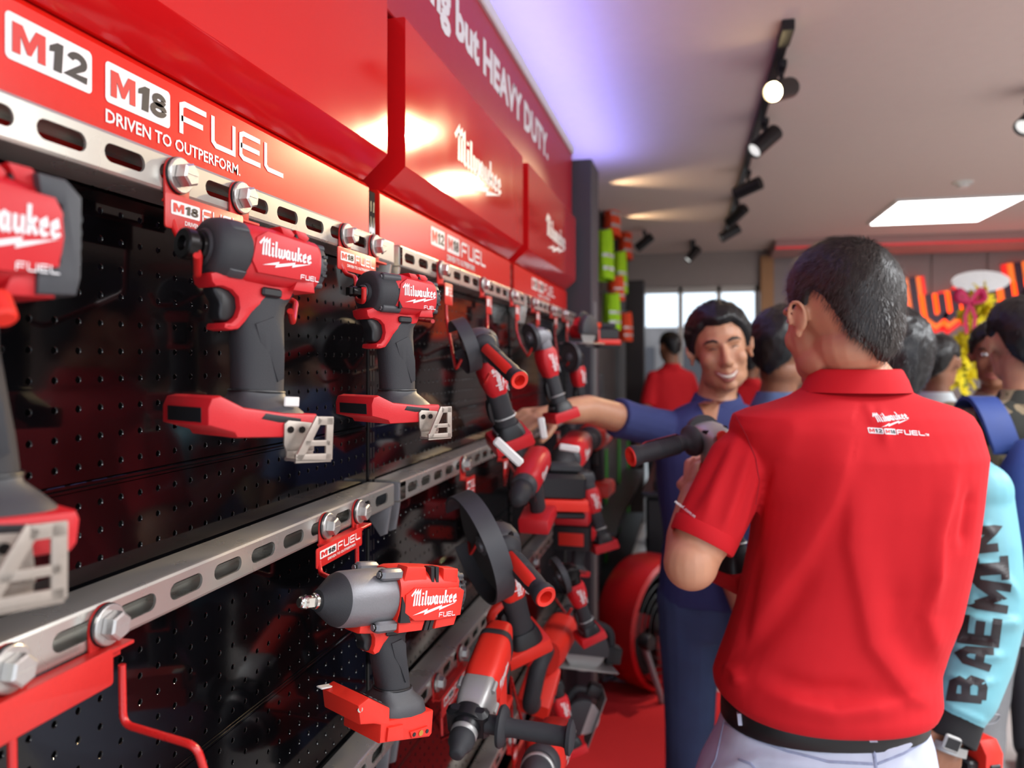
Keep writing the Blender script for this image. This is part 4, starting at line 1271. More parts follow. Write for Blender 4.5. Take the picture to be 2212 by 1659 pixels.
# T1 hanger
yl, yr = ry(378, 371), ry(513, 420)
pz = lambda px, py: on_x(px, py, XR + 0.0165)
A, B = pz(357, 417), pz(526, 463)
z1 = (A.z + B.z) / 2; z0 = pz(357, 490).z
hanger('red hanger with clean label plate holding the nearest impact driver', (yl, yr), 0,
       [[(XR + 0.013, A.y + 0.012, z0 + 0.01), on_x(384, 512, XR + 0.020), on_x(400, 522, -0.425), on_x(432, 528, -0.398), on_x(426, 602, -0.396), on_x(426, 552, -0.378)],
        [(XR + 0.013, B.y - 0.01, z0 + 0.01), (XR + 0.016, B.y - 0.01, z0 - 0.045), on_x(640, 650, -0.395), on_x(632, 700, -0.372), on_x(627, 672, -0.362)]], (A.y, B.y, z0, z1))
# T2 hanger
yl, yr = ry(742, 502), ry(805, 525)
A, B = pz(730, 530), pz(812, 558)
z1 = (A.z + B.z) / 2; z0 = pz(730, 580).z
hanger('red hanger with scuffed label plate, second on the top rail, left of the post', (yl, yr), 0,
       [[(XR + 0.013, A.y + 0.012, z0 + 0.01), on_x(747, 592, XR + 0.02), on_x(768, 598, -0.42), on_x(772, 650, -0.395), on_x(786, 652, -0.375), on_x(786, 622, -0.372)],
        [(XR + 0.013, B.y - 0.01, z0 + 0.01), (XR + 0.014, B.y - 0.01, z0 - 0.04), on_x(905, 690, -0.40), on_x(935, 694, -0.36)]], (A.y, B.y, z0, z1))
# T3 hanger (second rail)
yl, yr = ry(700, 1141), ry(770, 1106)
A, B = pz(684, 1188), pz(782, 1137)
z1 = (A.z + B.z) / 2; z0 = pz(684, 1231).z
hanger('red hanger on the second rail holding the large impact wrench', (yl, yr), 1,
       [[(XR + 0.013, A.y + 0.012, z0 + 0.01), on_x(692, 1238, XR + 0.02), on_x(708, 1246, -0.42), on_x(735, 1252, -0.40)],
        [(XR + 0.013, B.y - 0.01, z0 + 0.03), (XR + 0.014, B.y - 0.01, z0 - 0.05), on_x(800, 1232, -0.40)]], (A.y, B.y, z0, z1))
# empty hanger, lower left
yl, yr = ry(8, 1452), ry(222, 1355)
pA, pB = pz(-70, 1500), pz(245, 1400)
z1 = pB.z; z0 = pz(245, 1478).z
hanger('empty red hanger with blank plate in the lower left corner', (yl, yr), 1,
       [[(XR + 0.013, yr + 0.006, z0 + 0.01), (XR + 0.014, yr + 0.006, z0 - 0.038), on_x(425, 1612, -0.375), on_x(452, 1700, -0.372)],
        [(XR + 0.013, yl - 0.006, z0 + 0.01), (XR + 0.014, yl - 0.006, z0 - 0.038), on_x(190, 1700, -0.375), on_x(200, 1780, -0.372)]], (yl - 0.035, pB.y, z0, z1), blank=True)
# ================================================================== the tools farther along the wall
def two_point(px0, py0, d0, px1, py1, d1, l0, l1, up=(0, 0, 1)):
    """frame whose +x runs from point 0 to point 1, scaled so local mm l0..l1 spans them"""
    a, b = at(px0, py0, d0), at(px1, py1, d1)
    k = (b - a).length / ((l1 - l0) * MM)
    x = (b - a).normalized()
    o = a - x * (l0 * MM * k)
    return basis(o, x, up) @ Matrix.Scale(k, 4)

G = 'cordless tools farther along the wall'
M = scaled(tool_frame(1032, 736, 1.36, 60, -20, -22), 0.80)
grinder(tool_root('angle grinder with red-tipped side handle hanging from the top rail', 'angle grinder', M), guard=62, gw=30, hl=232)
M = scaled(tool_frame(1070, 1165, 1.30, 53, -18, -20), 0.92)
grinder(tool_root('angle grinder with a large wheel guard hanging from the second rail', 'angle grinder', M), guard=104, gw=36, hl=180, paddle=True, barrel=False, red=RED_T2)
M = two_point(1078, 1375, 1.30, 985, 1632, 1.08, -125, 196, (0.05, 0.1, 1))
hammer_drill(tool_root('red rotary hammer with silver gear case and black side handle', 'rotary hammer', M))
M = scaled(tool_frame(1160, 725, 1.80, 46, -16, 0), 0.74)
grinder(tool_root('third angle grinder on the top rail, behind the outstretched hand', 'angle grinder', M), guard=46, gw=14, handle=False, head=GREY_M)
M = scaled(tool_frame(1240, 770, 2.15, 40, -6, 0), 0.62)
grinder(tool_root('dark headed grinder with red body, beyond the outstretched hand', 'angle grinder', M), guard=70, gw=20, handle=False, head=BLACK_P)
M = scaled(tool_frame(1262, 716, 2.45, 20, 0, 0), 0.62)
saw(tool_root('black circular saw high on the far rack near the pillar', 'circular saw', M))
M = scaled(tool_frame(1310, 722, 2.75, 60, 0, 0), 0.55)
planer(tool_root('small orange and black tool beside the pillar foot of the vests', 'planer', M))
M = two_point(1166, 984, 1.72, 1114, 1086, 1.52, -84, 148)
drill(tool_root('red drill driver on the second rail, black chuck pointing down', 'drill', M), body=RED_T)
M = scaled(tool_frame(1208, 1050, 1.80, 62, 4, 0), 0.78)
planer(tool_root('boxy black tool on a red-orange battery frame, middle of the wall', 'planer', M))
M = two_point(1252, 958, 2.2, 1206, 1010, 1.9, -84, 148)
drill(tool_root('red drill with battery behind the boxy battery tool', 'drill', M), True, RED_T)
M = scaled(tool_frame(1258, 1030, 2.1, 60, -14, 0), 0.74)
grinder(tool_root('red grinder body hanging right of the boxy battery tool', 'angle grinder', M), guard=44, gw=14, handle=False)
M = two_point(1300, 930, 2.6, 1258, 958, 2.3, -84, 148)
drill(tool_root('small red-orange drill at the far end of the second rail', 'drill', M), False, RED_T2)
M = scaled(tool_frame(1262, 1150, 2.1, 50, 12, 0), 0.74)
wrench(tool_root('small red impact wrench below the boxy tools, far end', 'impact wrench', M), 'compact', 25.5, logo=False, clip=False)
M = scaled(tool_frame(1224, 1236, 1.75, 58, -20, -10), 0.66)
grinder(tool_root('dark small grinder behind the large-guard grinder handle', 'angle grinder', M), guard=66, gw=20, handle=False, head=BLACK_M)
M = two_point(1176, 1425, 1.72, 1250, 1296, 2.1, -120, 235, (0.2, 0, 1))
recip_saw(tool_root('long red reciprocating saw on the third rail, blade pointing away', 'reciprocating saw', M))
M = scaled(tool_frame(1262, 1400, 2.0, 66, 10, 0), 0.70)
saw(tool_root('red circular saw with steel shoe near the rack end', 'circular saw', M))
M = scaled(tool_frame(1258, 1545, 1.95, 76, -70, 0), 0.55)
saw(tool_root('circular saw hanging upright with its shoe frame facing the aisle', 'circular saw', M))
M = scaled(tool_frame(1192, 1480, 1.75, 55, -15, 0), 0.60)
grinder(tool_root('black handled grinder low on the third rail beside the saws', 'angle grinder', M), guard=60, gw=14, handle=False, head=BLACK_P)
M = two_point(1205, 1585, 1.45, 1148, 1690, 1.2, -84, 148)
drill(tool_root('red drill with grey chuck band at the bottom edge', 'drill', M), False, RED_T2, band=True)

def simple_hanger(label, px, py, rail, plate_px=None, arm=(), wide=0.045, simple=True):
    y = ry(px, py)
    zc = RAILZ[rail]
    z1 = zc - 0.026
    hanger(label, (y,), rail, arm, (y - wide * 0.35, y + wide * 0.65, z1 - 0.040, z1), simple=simple)

def arm_to(px, py, rail, p):
    """wire from under the label plate out to point p"""
    y = ry(px, py); z = RAILZ[rail] - 0.062
    q = Vector((XR + 0.013, y, z))
    return [q + Vector((0, 0, 0.01)), Vector((XR + 0.014, y, z - 0.03)), Vector((XR + 0.02 + (p.x - XR) * 0.3, (y + p.y) / 2, p.z + 0.03)), p, p + Vector((0.012, -0.004, 0.02))]

simple_hanger('red hanger left of the top-rail grinder with side handle', 949, 577, 0, None, [arm_to(949, 577, 0, at(985, 800, 1.36))])
simple_hanger('red hanger above the top-rail grinder with side handle', 1040, 607, 0, None, [arm_to(1040, 607, 0, at(1046, 830, 1.34))])
simple_hanger('red hanger above the third top-rail grinder', 1104, 630, 0, None, [arm_to(1104, 630, 0, at(1140, 770, 1.80))])
simple_hanger('red hanger right of the third top-rail grinder', 1150, 645, 0, None, [arm_to(1150, 645, 0, at(1180, 790, 1.80))])
simple_hanger('red hanger near the far end of the top rail', 1190, 660, 0, None, [arm_to(1190, 660, 0, at(1225, 790, 2.15))])
simple_hanger('last red hanger on the top rail by the pillar', 1216, 668, 0, None, [arm_to(1216, 668, 0, at(1252, 790, 2.3))])
simple_hanger('red hanger over the grinder with a large wheel guard', 998, 1000, 1, None, [arm_to(998, 1000, 1, at(1016, 1200, 1.32))], 0.06, False)
simple_hanger('red hanger on the second rail above the chuck-down drill', 1078, 962, 1, None, [arm_to(1078, 962, 1, at(1130, 1050, 1.6))])
simple_hanger('red hanger on the second rail above the boxy battery tool', 1136, 940, 1, None, [arm_to(1136, 940, 1, at(1190, 1040, 1.85))])
simple_hanger('far red hanger on the second rail near the pillar', 1196, 910, 1, None, [arm_to(1196, 910, 1, at(1250, 985, 2.2))])
yl, yr = ry(940, 1490), ry(992, 1420)
hanger('red hanger on the third rail holding the rotary hammer', (yl, yr), 2,
       [[Vector((XR + 0.013, yl - 0.004, RAILZ[2] - 0.05)), Vector((XR + 0.014, yl - 0.004, RAILZ[2] - 0.10)), at(985, 1580, 1.15), at(1020, 1600, 1.13), at(1022, 1570, 1.12)],
        [Vector((XR + 0.013, yr, RAILZ[2] - 0.05)), Vector((XR + 0.014, yr, RAILZ[2] - 0.08)), at(1050, 1500, 1.28)]], (yl - 0.01, yr + 0.012, RAILZ[2] - 0.062, RAILZ[2] - 0.022))
simple_hanger('red hanger on the third rail behind the rotary hammer', 1062, 1305, 2, None, [arm_to(1062, 1305, 2, at(1140, 1440, 1.45))])
simple_hanger('red hanger on the third rail by the circular saws', 1150, 1200, 2, None, [arm_to(1150, 1200, 2, at(1225, 1330, 1.9))])
simple_hanger('red hanger on the lowest rail above the banded drill', 1098, 1600, 3, None, [arm_to(1098, 1600, 3, at(1150, 1650, 1.35))])

# ------------------------------------------------------------------ white anti-theft tags on cords
def white_tag(label, px, py, d, ang, L=0.07):
    o = at(px, py, d)
    M = basis(o, (math.cos(ang) * RIGHT + Vector((0, 0, math.sin(ang)))), FWD * -1)
    t = MB(); t.add(box((0, 0, 0), (L, 0.016, 0.007), 0.003), M)
    t = t.obj('price_tag', WHITE_P, None, 40)
    tag(t, label, 'tag', 'white tags tied to the tools')
    return t
white_tag('long white plastic tag tied below the top-rail grinder', 1098, 976, 1.30, -0.75, 0.062)
white_tag('white tag hanging by the outstretched hand', 1172, 925, 1.75, -1.4, 0.05)
white_tag('white tag lying level on top of the boxy battery tool', 1230, 968, 1.78, -0.15, 0.048)

# ------------------------------------------------------------------ hi-vis vests on the wall beyond the pillar
def vest(label, px, py, X, hgt, m, m2, seed):
    c = on_x(px, py, X)
    r = random.Random(seed)
    w = hgt * 0.74
    root = empty('safety_vest', label, 'vest', 'hi-vis vests beyond the pillar', Matrix.Translation(c))
    N, K = 26, 14
    v = []; f = []
    for side in (1, -1):
        for k in range(K + 1):
            t = k / K
            z = hgt * (0.5 - t)
            hw = w / 2 * (0.62 + 0.38 * min(1, t * 2.2)) * (1 - 0.14 * math.exp(-((t - 0.30) / 0.10) ** 2))
            for i in range(N + 1):
                u = i / N * 2 - 1
                neck = (0.16 * hgt * max(0, 1 - (u / 0.42) ** 2)) * max(0, 1 - t * 3)
                dx = 0.060 * (1 - u * u) ** 0.5 * side + 0.010 * math.sin(u * 9 + seed + t * 3) * t
                v.append((dx, u * hw, z - neck - 0.02 * u * u * (t < 0.05)))
        o = 0 if side == 1 else (K + 1) * (N + 1)
        for k in range(K):
            for i in range(N):
                a = o + k * (N + 1) + i
                f.append((a, a + 1, a + N + 2, a + N + 1))
    obj('body', v, f, m, root, 60)
    for t in (0.55, 0.80):
        ring_ = []
        m_ = MB()
        rs = []
        for tt in (t - 0.035, t + 0.035):
            hw = w / 2 * (0.62 + 0.38 * min(1, tt * 2.2)) * 1.012
            rs.append([(0.062 * (1 - u * u) ** 0.5 + 0.010 * math.sin(u * 9 + seed + tt * 3) * tt + 0.0015, u * hw, hgt * (0.5 - tt)) for u in [i / 20 * 2 - 1 for i in range(21)]])
        m_.add(rings(rs, False, False)); m_.obj('reflective_band', m2, root, 60)
    obj('hook', *tube([(-0.715 - X, 0, hgt * 0.50), (0.0, 0, hgt * 0.50), (0.02, 0, hgt * 0.50), (0.03, 0, hgt * 0.53)], 0.005, 8), GREY_M, root)
    return root
BAND = mat('silver_reflective_tape', (190, 192, 190), 0.35, metal=0.3)
vest('upper left neon green vest nearest the pillar', 1306, 550, -0.63, 0.36, GREEN_V, BAND, 1)
vest('topmost neon orange vest near the ceiling', 1322, 462, -0.64, 0.36, ORANGE_V, BAND, 2)
vest('second orange vest from the top, at the far edge', 1350, 518, -0.63, 0.36, ORANGE_V, BAND, 3)
vest('neon green vest in the middle, below the far orange vest', 1338, 588, -0.63, 0.36, GREEN_V, BAND, 4)
vest('orange vest hanging low between the green ones', 1330, 622, -0.60, 0.20, ORANGE_V, BAND, 5)
vest('lowest left neon green vest over the rack end', 1321, 672, -0.60, 0.28, GREEN_V, BAND, 6)
vest('lowest orange vest at the far edge', 1350, 705, -0.60, 0.26, ORANGE_V, BAND, 7)

# ------------------------------------------------------------------ dark display beyond the rack, drum fan on the carpet
cab = empty('display_cabinet', 'dark display cabinet with green edging beyond the tool wall', 'cabinet', None, Matrix.Translation((-0.60, 4.7, 0.0)))
obj('body', *box((-0.02, 0, 0.5), (0.24, 2.3, 1.0), 0.01), BLACK_P, cab, 30)
obj('back_panel', *box((-0.10, 0, 1.1), (0.03, 2.3, 0.6), 0.005), BLACK_P, cab, 30)
for y in (-1.1, -0.35, 0.4, 1.1):
    obj('edge_strip', *box((0.105, y, 0.62), (0.012, 0.06, 0.75), 0.003), mat('green_edging', (40, 120, 28), 0.6), cab, 30)
for z in (0.35, 0.68):
    obj('shelf', *box((0.16, 0, z), (0.14, 2.2, 0.02), 0.004), BLACK_P, cab, 30)
st = empty('display_stand', 'black display stand behind the man in the blue polo', 'stand', None, Matrix.Translation((-0.02, 4.62, 0.0)))
obj('body', *box((0, 0, 0.40), (0.46, 1.3, 0.80), 0.015), BLACK_P, st, 30)
obj('top', *box((0, 0, 0.815), (0.50, 1.36, 0.03), 0.006), BLACK_P, st, 30)
M = Matrix.Translation((-0.10, 4.15, 0.95)) @ Matrix.Rotation(math.radians(-100), 4, 'Z') @ Matrix.Scale(0.8, 4)
drill(tool_root('red drill standing on the black display stand', 'drill', M), True, RED_T2)
sx = empty('vacuum_nozzle', 'grey nozzle tube standing on the black display stand', 'nozzle', None, Matrix.Translation((-0.17, 4.02, 0.83)))
obj('tube', *tube([(0, 0, 0), (0.0, 0, 0.10), (0.03, 0.0, 0.26), (0.06, 0, 0.36)], 0.036, 16), mat('grey_hose_plastic', (96, 104, 108), 0.5), sx)
obj('collar', *lathe([(0.0, 0.04), (0.03, 0.046), (0.05, 0.04)], 20, 'z'), GREY_D, sx)

fan = empty('drum_fan', 'large red drum fan with black grille standing at the carpet end', 'fan', None, Matrix.Translation((-0.20, 3.60, 0.0)) @ Matrix.Rotation(math.radians(58), 4, 'Z'))
R_ = 0.30
m = MB(); m.add(lathe([(-0.11, R_ * 0.93), (-0.10, R_ * 0.99), (-0.02, R_), (0.06, R_ * 0.99), (0.10, R_ * 0.95), (0.105, R_ * 0.90), (0.06, R_ * 0.88), (-0.09, R_ * 0.86)], 56, 'y', (0, 0, R_), cap=False))
m.obj('drum', mat('red_painted_drum', (170, 16, 22), 0.35), fan, 40)
m = MB(); m.add(lathe([(0.02, 0.001), (0.02, R_ * 0.87)], 40, 'y', (0, 0, R_))); m.obj('back_plate', BLACK_P, fan)
m = MB()
for k in range(7): m.add(tube([(math.cos(a) * R_ * (0.18 + 0.115 * k), -0.085 + 0.004 * k, R_ + math.sin(a) * R_ * (0.18 + 0.115 * k)) for a in [2 * math.pi * i / 40 for i in range(41)]], 0.0035, 5))
m.obj('grille', BLACK_P, fan)['kind'] = 'stuff'
for k in range(3):
    a = 2 * math.pi * k / 3 + 0.4
    v = []
    obj('blade', *prism([(math.cos(a) * 0.05, R_ + math.sin(a) * 0.05), (math.cos(a + 0.2) * 0.22, R_ + math.sin(a + 0.2) * 0.22), (math.cos(a + 0.9) * 0.23, R_ + math.sin(a + 0.9) * 0.23), (math.cos(a + 0.8) * 0.06, R_ + math.sin(a + 0.8) * 0.06)], -0.03, -0.02, 0.002), mat('dark_red_blade', (110, 14, 20), 0.4), fan)
obj('hub', *lathe([(-0.08, 0.03), (-0.07, 0.06), (0.0, 0.06)], 24, 'y', (0, 0, R_)), BLACK_P, fan)
obj('knob', *lathe([(-0.12, 0.03), (-0.15, 0.036), (-0.17, 0.03)], 20, 'y', (-R_ * 0.80, 0, R_ * 0.98)), BLACK_P, fan)
for s_ in (-1, 1):
    obj('leg', *tube(fillet([(-R_ * 0.80, s_ * 0.12, R_), (-R_ * 0.55, s_ * 0.16, 0.05), (-R_ * 0.5, s_ * 0.16, 0.006), (R_ * 0.6, s_ * 0.16, 0.006)], 0.04), 0.014, 10), GREY_M, fan)
# ================================================================== people
SKIN1 = mat('tan_skin', (206, 150, 118), 0.5, var=0.10, scale=40, bump=0.1, sss=0.12)
SKIN2 = mat('brown_skin', (150, 100, 74), 0.5, var=0.10, scale=40, bump=0.1, sss=0.1)
SKIN3 = mat('warm_skin', (196, 142, 110), 0.48, var=0.12, scale=40, bump=0.1, sss=0.12)
HAIR_B = mat('black_hair', (20, 18, 20), 0.42, var=0.4, scale=200, bump=0.3)
HAIR_D = mat('dark_brown_hair', (34, 27, 24), 0.45, var=0.45, scale=160, bump=0.3)
POLO_R = mat('red_polo_cotton', (206, 6, 24), 0.85, var=0.05, scale=900, bump=0.25)
POLO_B = mat('navy_polo_cotton', (54, 64, 116), 0.85, var=0.08, scale=700, bump=0.25)
DENIM_L = mat('pale_washed_denim', (196, 202, 222), 0.85, var=0.10, scale=30, bump=0.25)
DENIM_D = mat('dark_blue_denim', (64, 84, 122), 0.85, var=0.35, scale=9, bump=0.25)
BELT_M = mat('black_belt_leather', (20, 20, 22), 0.45)
TEAL = mat('teal_windbreaker_nylon', (118, 184, 196), 0.5, var=0.06, scale=12, bump=0.15)
CUFF = mat('black_rib_knit', (28, 28, 30), 0.9, bump=0.6, scale=600)
SHOE = mat('dark_shoe_leather', (40, 36, 36), 0.5)

def ell(c, r, M=None, n=18, m=12):
    v = [(0, 0, 1)]; f = []
    for j in range(1, m):
        a = math.pi * j / m
        for i in range(n):
            b = 2 * math.pi * i / n
            v.append((math.sin(a) * math.cos(b), math.sin(a) * math.sin(b), math.cos(a)))
    v.append((0, 0, -1))
    for i in range(n): f.append((0, 1 + i, 1 + (i + 1) % n))
    for j in range(m - 2):
        for i in range(n):
            a = 1 + j * n + i; b = 1 + j * n + (i + 1) % n
            f.append((a, a + n, b + n, b))
    e = len(v) - 1
    for i in range(n): f.append((e, 1 + (m - 2) * n + (i + 1) % n, 1 + (m - 2) * n + i))
    out = []
    for p in v:
        q = Vector((p[0] * r[0], p[1] * r[1], p[2] * r[2]))
        if M is not None: q = M @ q
        out.append(q + Vector(c))
    return out, f

def limb(pts, rad, n=16):
    """capsule chain"""
    out = []
    P = [Vector(p) for p in pts]
    v, f = tube(P, 0, n, rr=list(rad))
    out.append((v, f))
    for p, r in ((P[0], rad[0]), (P[-1], rad[-1])): out.append(ell(p, (r, r, r)))
    for p, r in zip(P[1:-1], rad[1:-1]): out.append(ell(p, (r * 0.99,) * 3))
    return out

def blob(name, parts, voxel, it, m, parent=None, disp=None, factor=0.5):
    """closed shapes fused into one skin (voxel union), then relaxed"""
    mb = MB()
    for p in parts: mb.add(p)
    me = bpy.data.meshes.new(name)
    me.from_pydata([tuple(p) for p in mb.v], [], mb.f)
    me.update()
    bm = bmesh.new(); bm.from_mesh(me); bmesh.ops.recalc_face_normals(bm, faces=bm.faces); bm.to_mesh(me); bm.free()
    o = bpy.data.objects.new(name, me)
    COL.objects.link(o)
    r = o.modifiers.new('r', 'REMESH'); r.mode = 'VOXEL'; r.voxel_size = voxel
    if it:
        s = o.modifiers.new('s', 'SMOOTH'); s.factor = factor; s.iterations = it
    dg = bpy.context.evaluated_depsgraph_get()
    me2 = bpy.data.meshes.new_from_object(o.evaluated_get(dg))
    bpy.data.objects.remove(o); bpy.data.meshes.remove(me)
    me2.name = name
    if disp is not None:
        n = len(me2.vertices)
        co = np.empty(n * 3); me2.vertices.foreach_get('co', co); co = co.reshape(-1, 3)
        no = np.empty(n * 3); me2.vertex_normals.foreach_get('vector', no); no = no.reshape(-1, 3)
        co = disp(co, no)
        me2.vertices.foreach_set('co', co.ravel()); me2.update()
    me2.materials.clear(); me2.materials.append(m)
    me2.shade_smooth()
    o = bpy.data.objects.new(name, me2)
    return ensure(o, parent)

def bvh_of(o):
    return BVHTree.FromPolygons([o.matrix_world @ p.co for p in o.data.vertices], [tuple(p.vertices) for p in o.data.polygons])

def subdiv2(vf, L):
    """cut a flat print into small triangles so that it follows cloth"""
    bm = bmesh.new()
    vs = [bm.verts.new((p[0], p[1], 0)) for p in vf[0]]
    for q in vf[1]:
        try: bm.faces.new([vs[i] for i in q])
        except ValueError: pass
    bmesh.ops.triangulate(bm, faces=bm.faces[:])
    for _ in range(6):
        e = [x for x in bm.edges if x.calc_length() > L]
        if not e: break
        bmesh.ops.subdivide_edges(bm, edges=e, cuts=1)
        bmesh.ops.triangulate(bm, faces=bm.faces[:])
    bm.verts.index_update()
    out = [(p.co.x, p.co.y) for p in bm.verts], [tuple(p.index for p in q.verts) for q in bm.faces]
    bm.free()
    return out

def drape(name, vf, m, parent, o, right, up, bvh, off=0.0008, reach=0.15, cut=0.004):
    vf = subdiv2(vf, cut)
    right = Vector(right).normalized(); up = (Vector(up) - right * Vector(up).dot(right)).normalized(); n = right.cross(up)
    vs = []
    last = 0.0
    for p in vf[0]:
        q = Vector(o) + right * p[0] + up * p[1] + n * reach
        h = bvh.ray_cast(q, -n, reach * 2.2)
        if h[0] is not None: last = (h[0] - q).length
        vs.append(q - n * (last - off))
    return obj(name, vs, vf[1], m, parent, 0)

def dense(strokes, t, seg=0.06, cols=3, sc=1.0):
    """strokes as finely divided ribbons, so that they follow a curved cloth"""
    lst = []
    for s in strokes:
        P = [Vector(s[0])]
        for a, b in zip(s[:-1], s[1:]):
            a, b = Vector(a), Vector(b)
            k = max(1, int((b - a).length / seg))
            for i in range(1, k + 1): P.append(a.lerp(b, i / k))
        v2, f2 = seg_strip([tuple(p) for p in P], t)
        n = len(P)
        v = []; f = []
        for i in range(n):
            L = Vector(v2[i]); R = Vector(v2[n + i])
            for c in range(cols + 1): v.append(tuple(L.lerp(R, c / cols)))
        for i in range(n - 1):
            for c in range(cols):
                a = i * (cols + 1) + c
                f.append((a, a + 1, a + cols + 2, a + cols + 1))
        lst.append((v, f))
    return join2(lst)

# ------------------------------------------------------------------ heads
def head_M(c, yaw_dir, pitch=0.0, roll=0.0, k=1.0):
    """local y looks along yaw_dir; pitch > 0 looks up; roll > 0 tips the crown to the head's right"""
    f = Vector(yaw_dir).normalized()
    r = f.cross(Vector((0, 0, 1))).normalized()
    M = Matrix(((r.x, f.x, 0, c[0]), (r.y, f.y, 0, c[1]), (r.z, f.z, 1, c[2]), (0, 0, 0, 1)))
    return M @ Matrix.Rotation(math.radians(pitch), 4, 'X') @ Matrix.Rotation(math.radians(roll), 4, 'Y') @ Matrix.Scale(k, 4)

def head_parts(smile=False, nose=1.0):
    P = [ell((0, -0.012, 0.036), (0.076, 0.097, 0.088)), ell((0, 0.036, -0.022), (0.064, 0.056, 0.084)), ell((0, 0.040, -0.070), (0.052, 0.050, 0.040)),
         ell((0, 0.076, -0.094), (0.023, 0.019, 0.017)), ell((0, 0.074, 0.026), (0.052, 0.020, 0.014)), ell((0, -0.02, -0.05), (0.058, 0.062, 0.05))]
    P += limb([(0, 0.092, 0.018), (0, 0.103 - 0.006 * (1 - nose), -0.006), (0, 0.112 - 0.012 * (1 - nose), -0.030)], [0.007, 0.009, 0.0125])
    for s in (-1, 1):
        P.append(ell((0.011 * s, 0.101, -0.033), (0.009, 0.010, 0.008)))
        P.append(ell((0.037 * s, 0.056 + 0.006 * smile, -0.026 + 0.006 * smile), (0.025, 0.027, 0.026)))
        P.append(ell((0.047 * s, 0.020, -0.066), (0.014, 0.034, 0.024)))
    P += limb([(-0.022, 0.086, -0.058 + 0.010 * smile), (0, 0.096, -0.060), (0.022, 0.086, -0.058 + 0.010 * smile)], [0.007, 0.010, 0.007])
    P += limb([(-0.020, 0.084, -0.070 + 0.006 * smile), (0, 0.093, -0.074), (0.020, 0.084, -0.070 + 0.006 * smile)], [0.006, 0.009, 0.006])
    for s in (-1, 1):     # ears: shell, helix rim, lobe
        e = []
        for k in range(13):
            a = math.radians(-60 + 270 * k / 12)
            e.append((s * (0.083 + 0.007 * math.cos(a - 2.4) + 0.004), -0.004 - 0.014 * math.cos(a) * 1.0 + (-0.004) * math.sin(a), 0.006 + 0.024 * math.sin(a)))
        P += [tube(e, 0.0036, 8)]
        P.append(ell((s * 0.080, -0.003, 0.004), (0.0075, 0.016, 0.025)))
        P.append(ell((s * 0.082, 0.003, -0.021), (0.006, 0.0075, 0.009)))
        P.append(ell((s * 0.079, 0.006, -0.010), (0.006, 0.006, 0.009)))
    return P

def hair_cap(M, m, parent, thick=0.012, front=0.070, side=0.012, back=-0.075, burn=-0.02, noise=0.0015, seed=0, swoop=0.0, strands=0, slen=0.014, smat=None, fade=0.004):
    """hair shell over the skull with a hairline that drops from brow to nape, plus loose strands"""
    N, K = 96, 56
    c = Vector((0, -0.012, 0.036)); r = Vector((0.076, 0.097, 0.088))
    v = []; f = []
    def line(a):
        # a: 0 = forward, pi = nape
        q = abs(a)
        z = np.interp(q, [0, 0.55, 0.95, 1.18, 1.36, 1.50, 1.75, 1.95, 2.35, math.pi], [front, front + 0.004, front - 0.022, 0.012, burn, burn, side + 0.018, side + 0.004, back * 0.50, back])
        return z
    surf = []
    for j in range(K + 1):
        t = math.pi * j / K
        for i in range(N):
            a = 2 * math.pi * i / N - math.pi
            d = Vector((math.sin(t) * math.sin(a), math.sin(t) * math.cos(a), math.cos(t)))
            p = Vector((c.x + d.x * r.x, c.y + d.y * r.y, c.z + d.z * r.z))
            if d.z < 0 and d.y < 0.15:      # below the widest part the shell runs down over the nape
                zz = -d.z
                rad = (1 - zz ** 3.2) ** (1 / 3.2)
                h_ = math.hypot(d.x, d.y) + 1e-9
                p = Vector((c.x + d.x / h_ * r.x * rad * (1.0 - 0.03 * zz), c.y + d.y / h_ * r.y * rad * (1 - 0.06 * zz), c.z - zz * 0.15))
            zl = line(a)
            w = (p.z - zl) / 0.022
            w = max(0.0, min(1.0, w))
            w = w * w * (3 - 2 * w)
            h = thick * (0.35 + 0.65 * min(1, max(0, (p.z - zl) / 0.09))) + swoop * max(0, d.y) * max(0, d.z)
            h += noise * (mnoise.noise(Vector((d.x * 7 + seed, d.y * 7, d.z * 7))) + 0.6 * mnoise.noise(d * 19))
            q = p + d * (h * w - 0.026 * (1 - w))
            v.append(tuple(M @ q))
            surf.append((q, d, w, a))
    for j in range(K):
        for i in range(N):
            a = j * N + i; b = j * N + (i + 1) % N
            f.append((a, b, b + N, a + N))
    hair = obj('hair', v, f, m, parent, 80)
    if strands:
        rr = random.Random(seed + 5)
        vv = []; ff = []
        good = [s for s in surf if s[2] > 0.06]
        sw = Vector((0.02, -0.055, 0.11))    # whorl
        for _ in range(strands):
            q, d, w, a = rr.choice(good)
            q = q + Vector((rr.uniform(-1, 1), rr.uniform(-1, 1), rr.uniform(-1, 1))) * 0.0035
            flow = (q - sw)
            flow = flow - d * flow.dot(d)
            if flow.length < 1e-4: continue
            flow.normalize()
            side_ = d.cross(flow)
            g = flow * 1.0 + side_ * rr.uniform(-0.45, 0.45) + d * rr.uniform(0.18, 0.6)
            if d.y > 0.2 and d.z > 0.2: g += d * 0.25
            g.normalize()
            L = slen * rr.uniform(0.6, 1.25) * (0.45 + 0.55 * w)
            p1 = q + g * L * 0.55
            p2 = q + g * L + (flow - d * 0.35) * L * 0.25
            ws = side_ * 0.00028
            n = len(vv)
            q0 = q - d * 0.002
            for p in (q0 - ws, q0 + ws, p1 - ws * 0.8, p1 + ws * 0.8, p2): vv.append(tuple(M @ p))
            ff += [(n, n + 1, n + 3, n + 2), (n + 2, n + 3, n + 4)]
        s = obj('strands', vv, ff, smat or m, hair, 0)
        s['kind'] = 'stuff'
    return hair

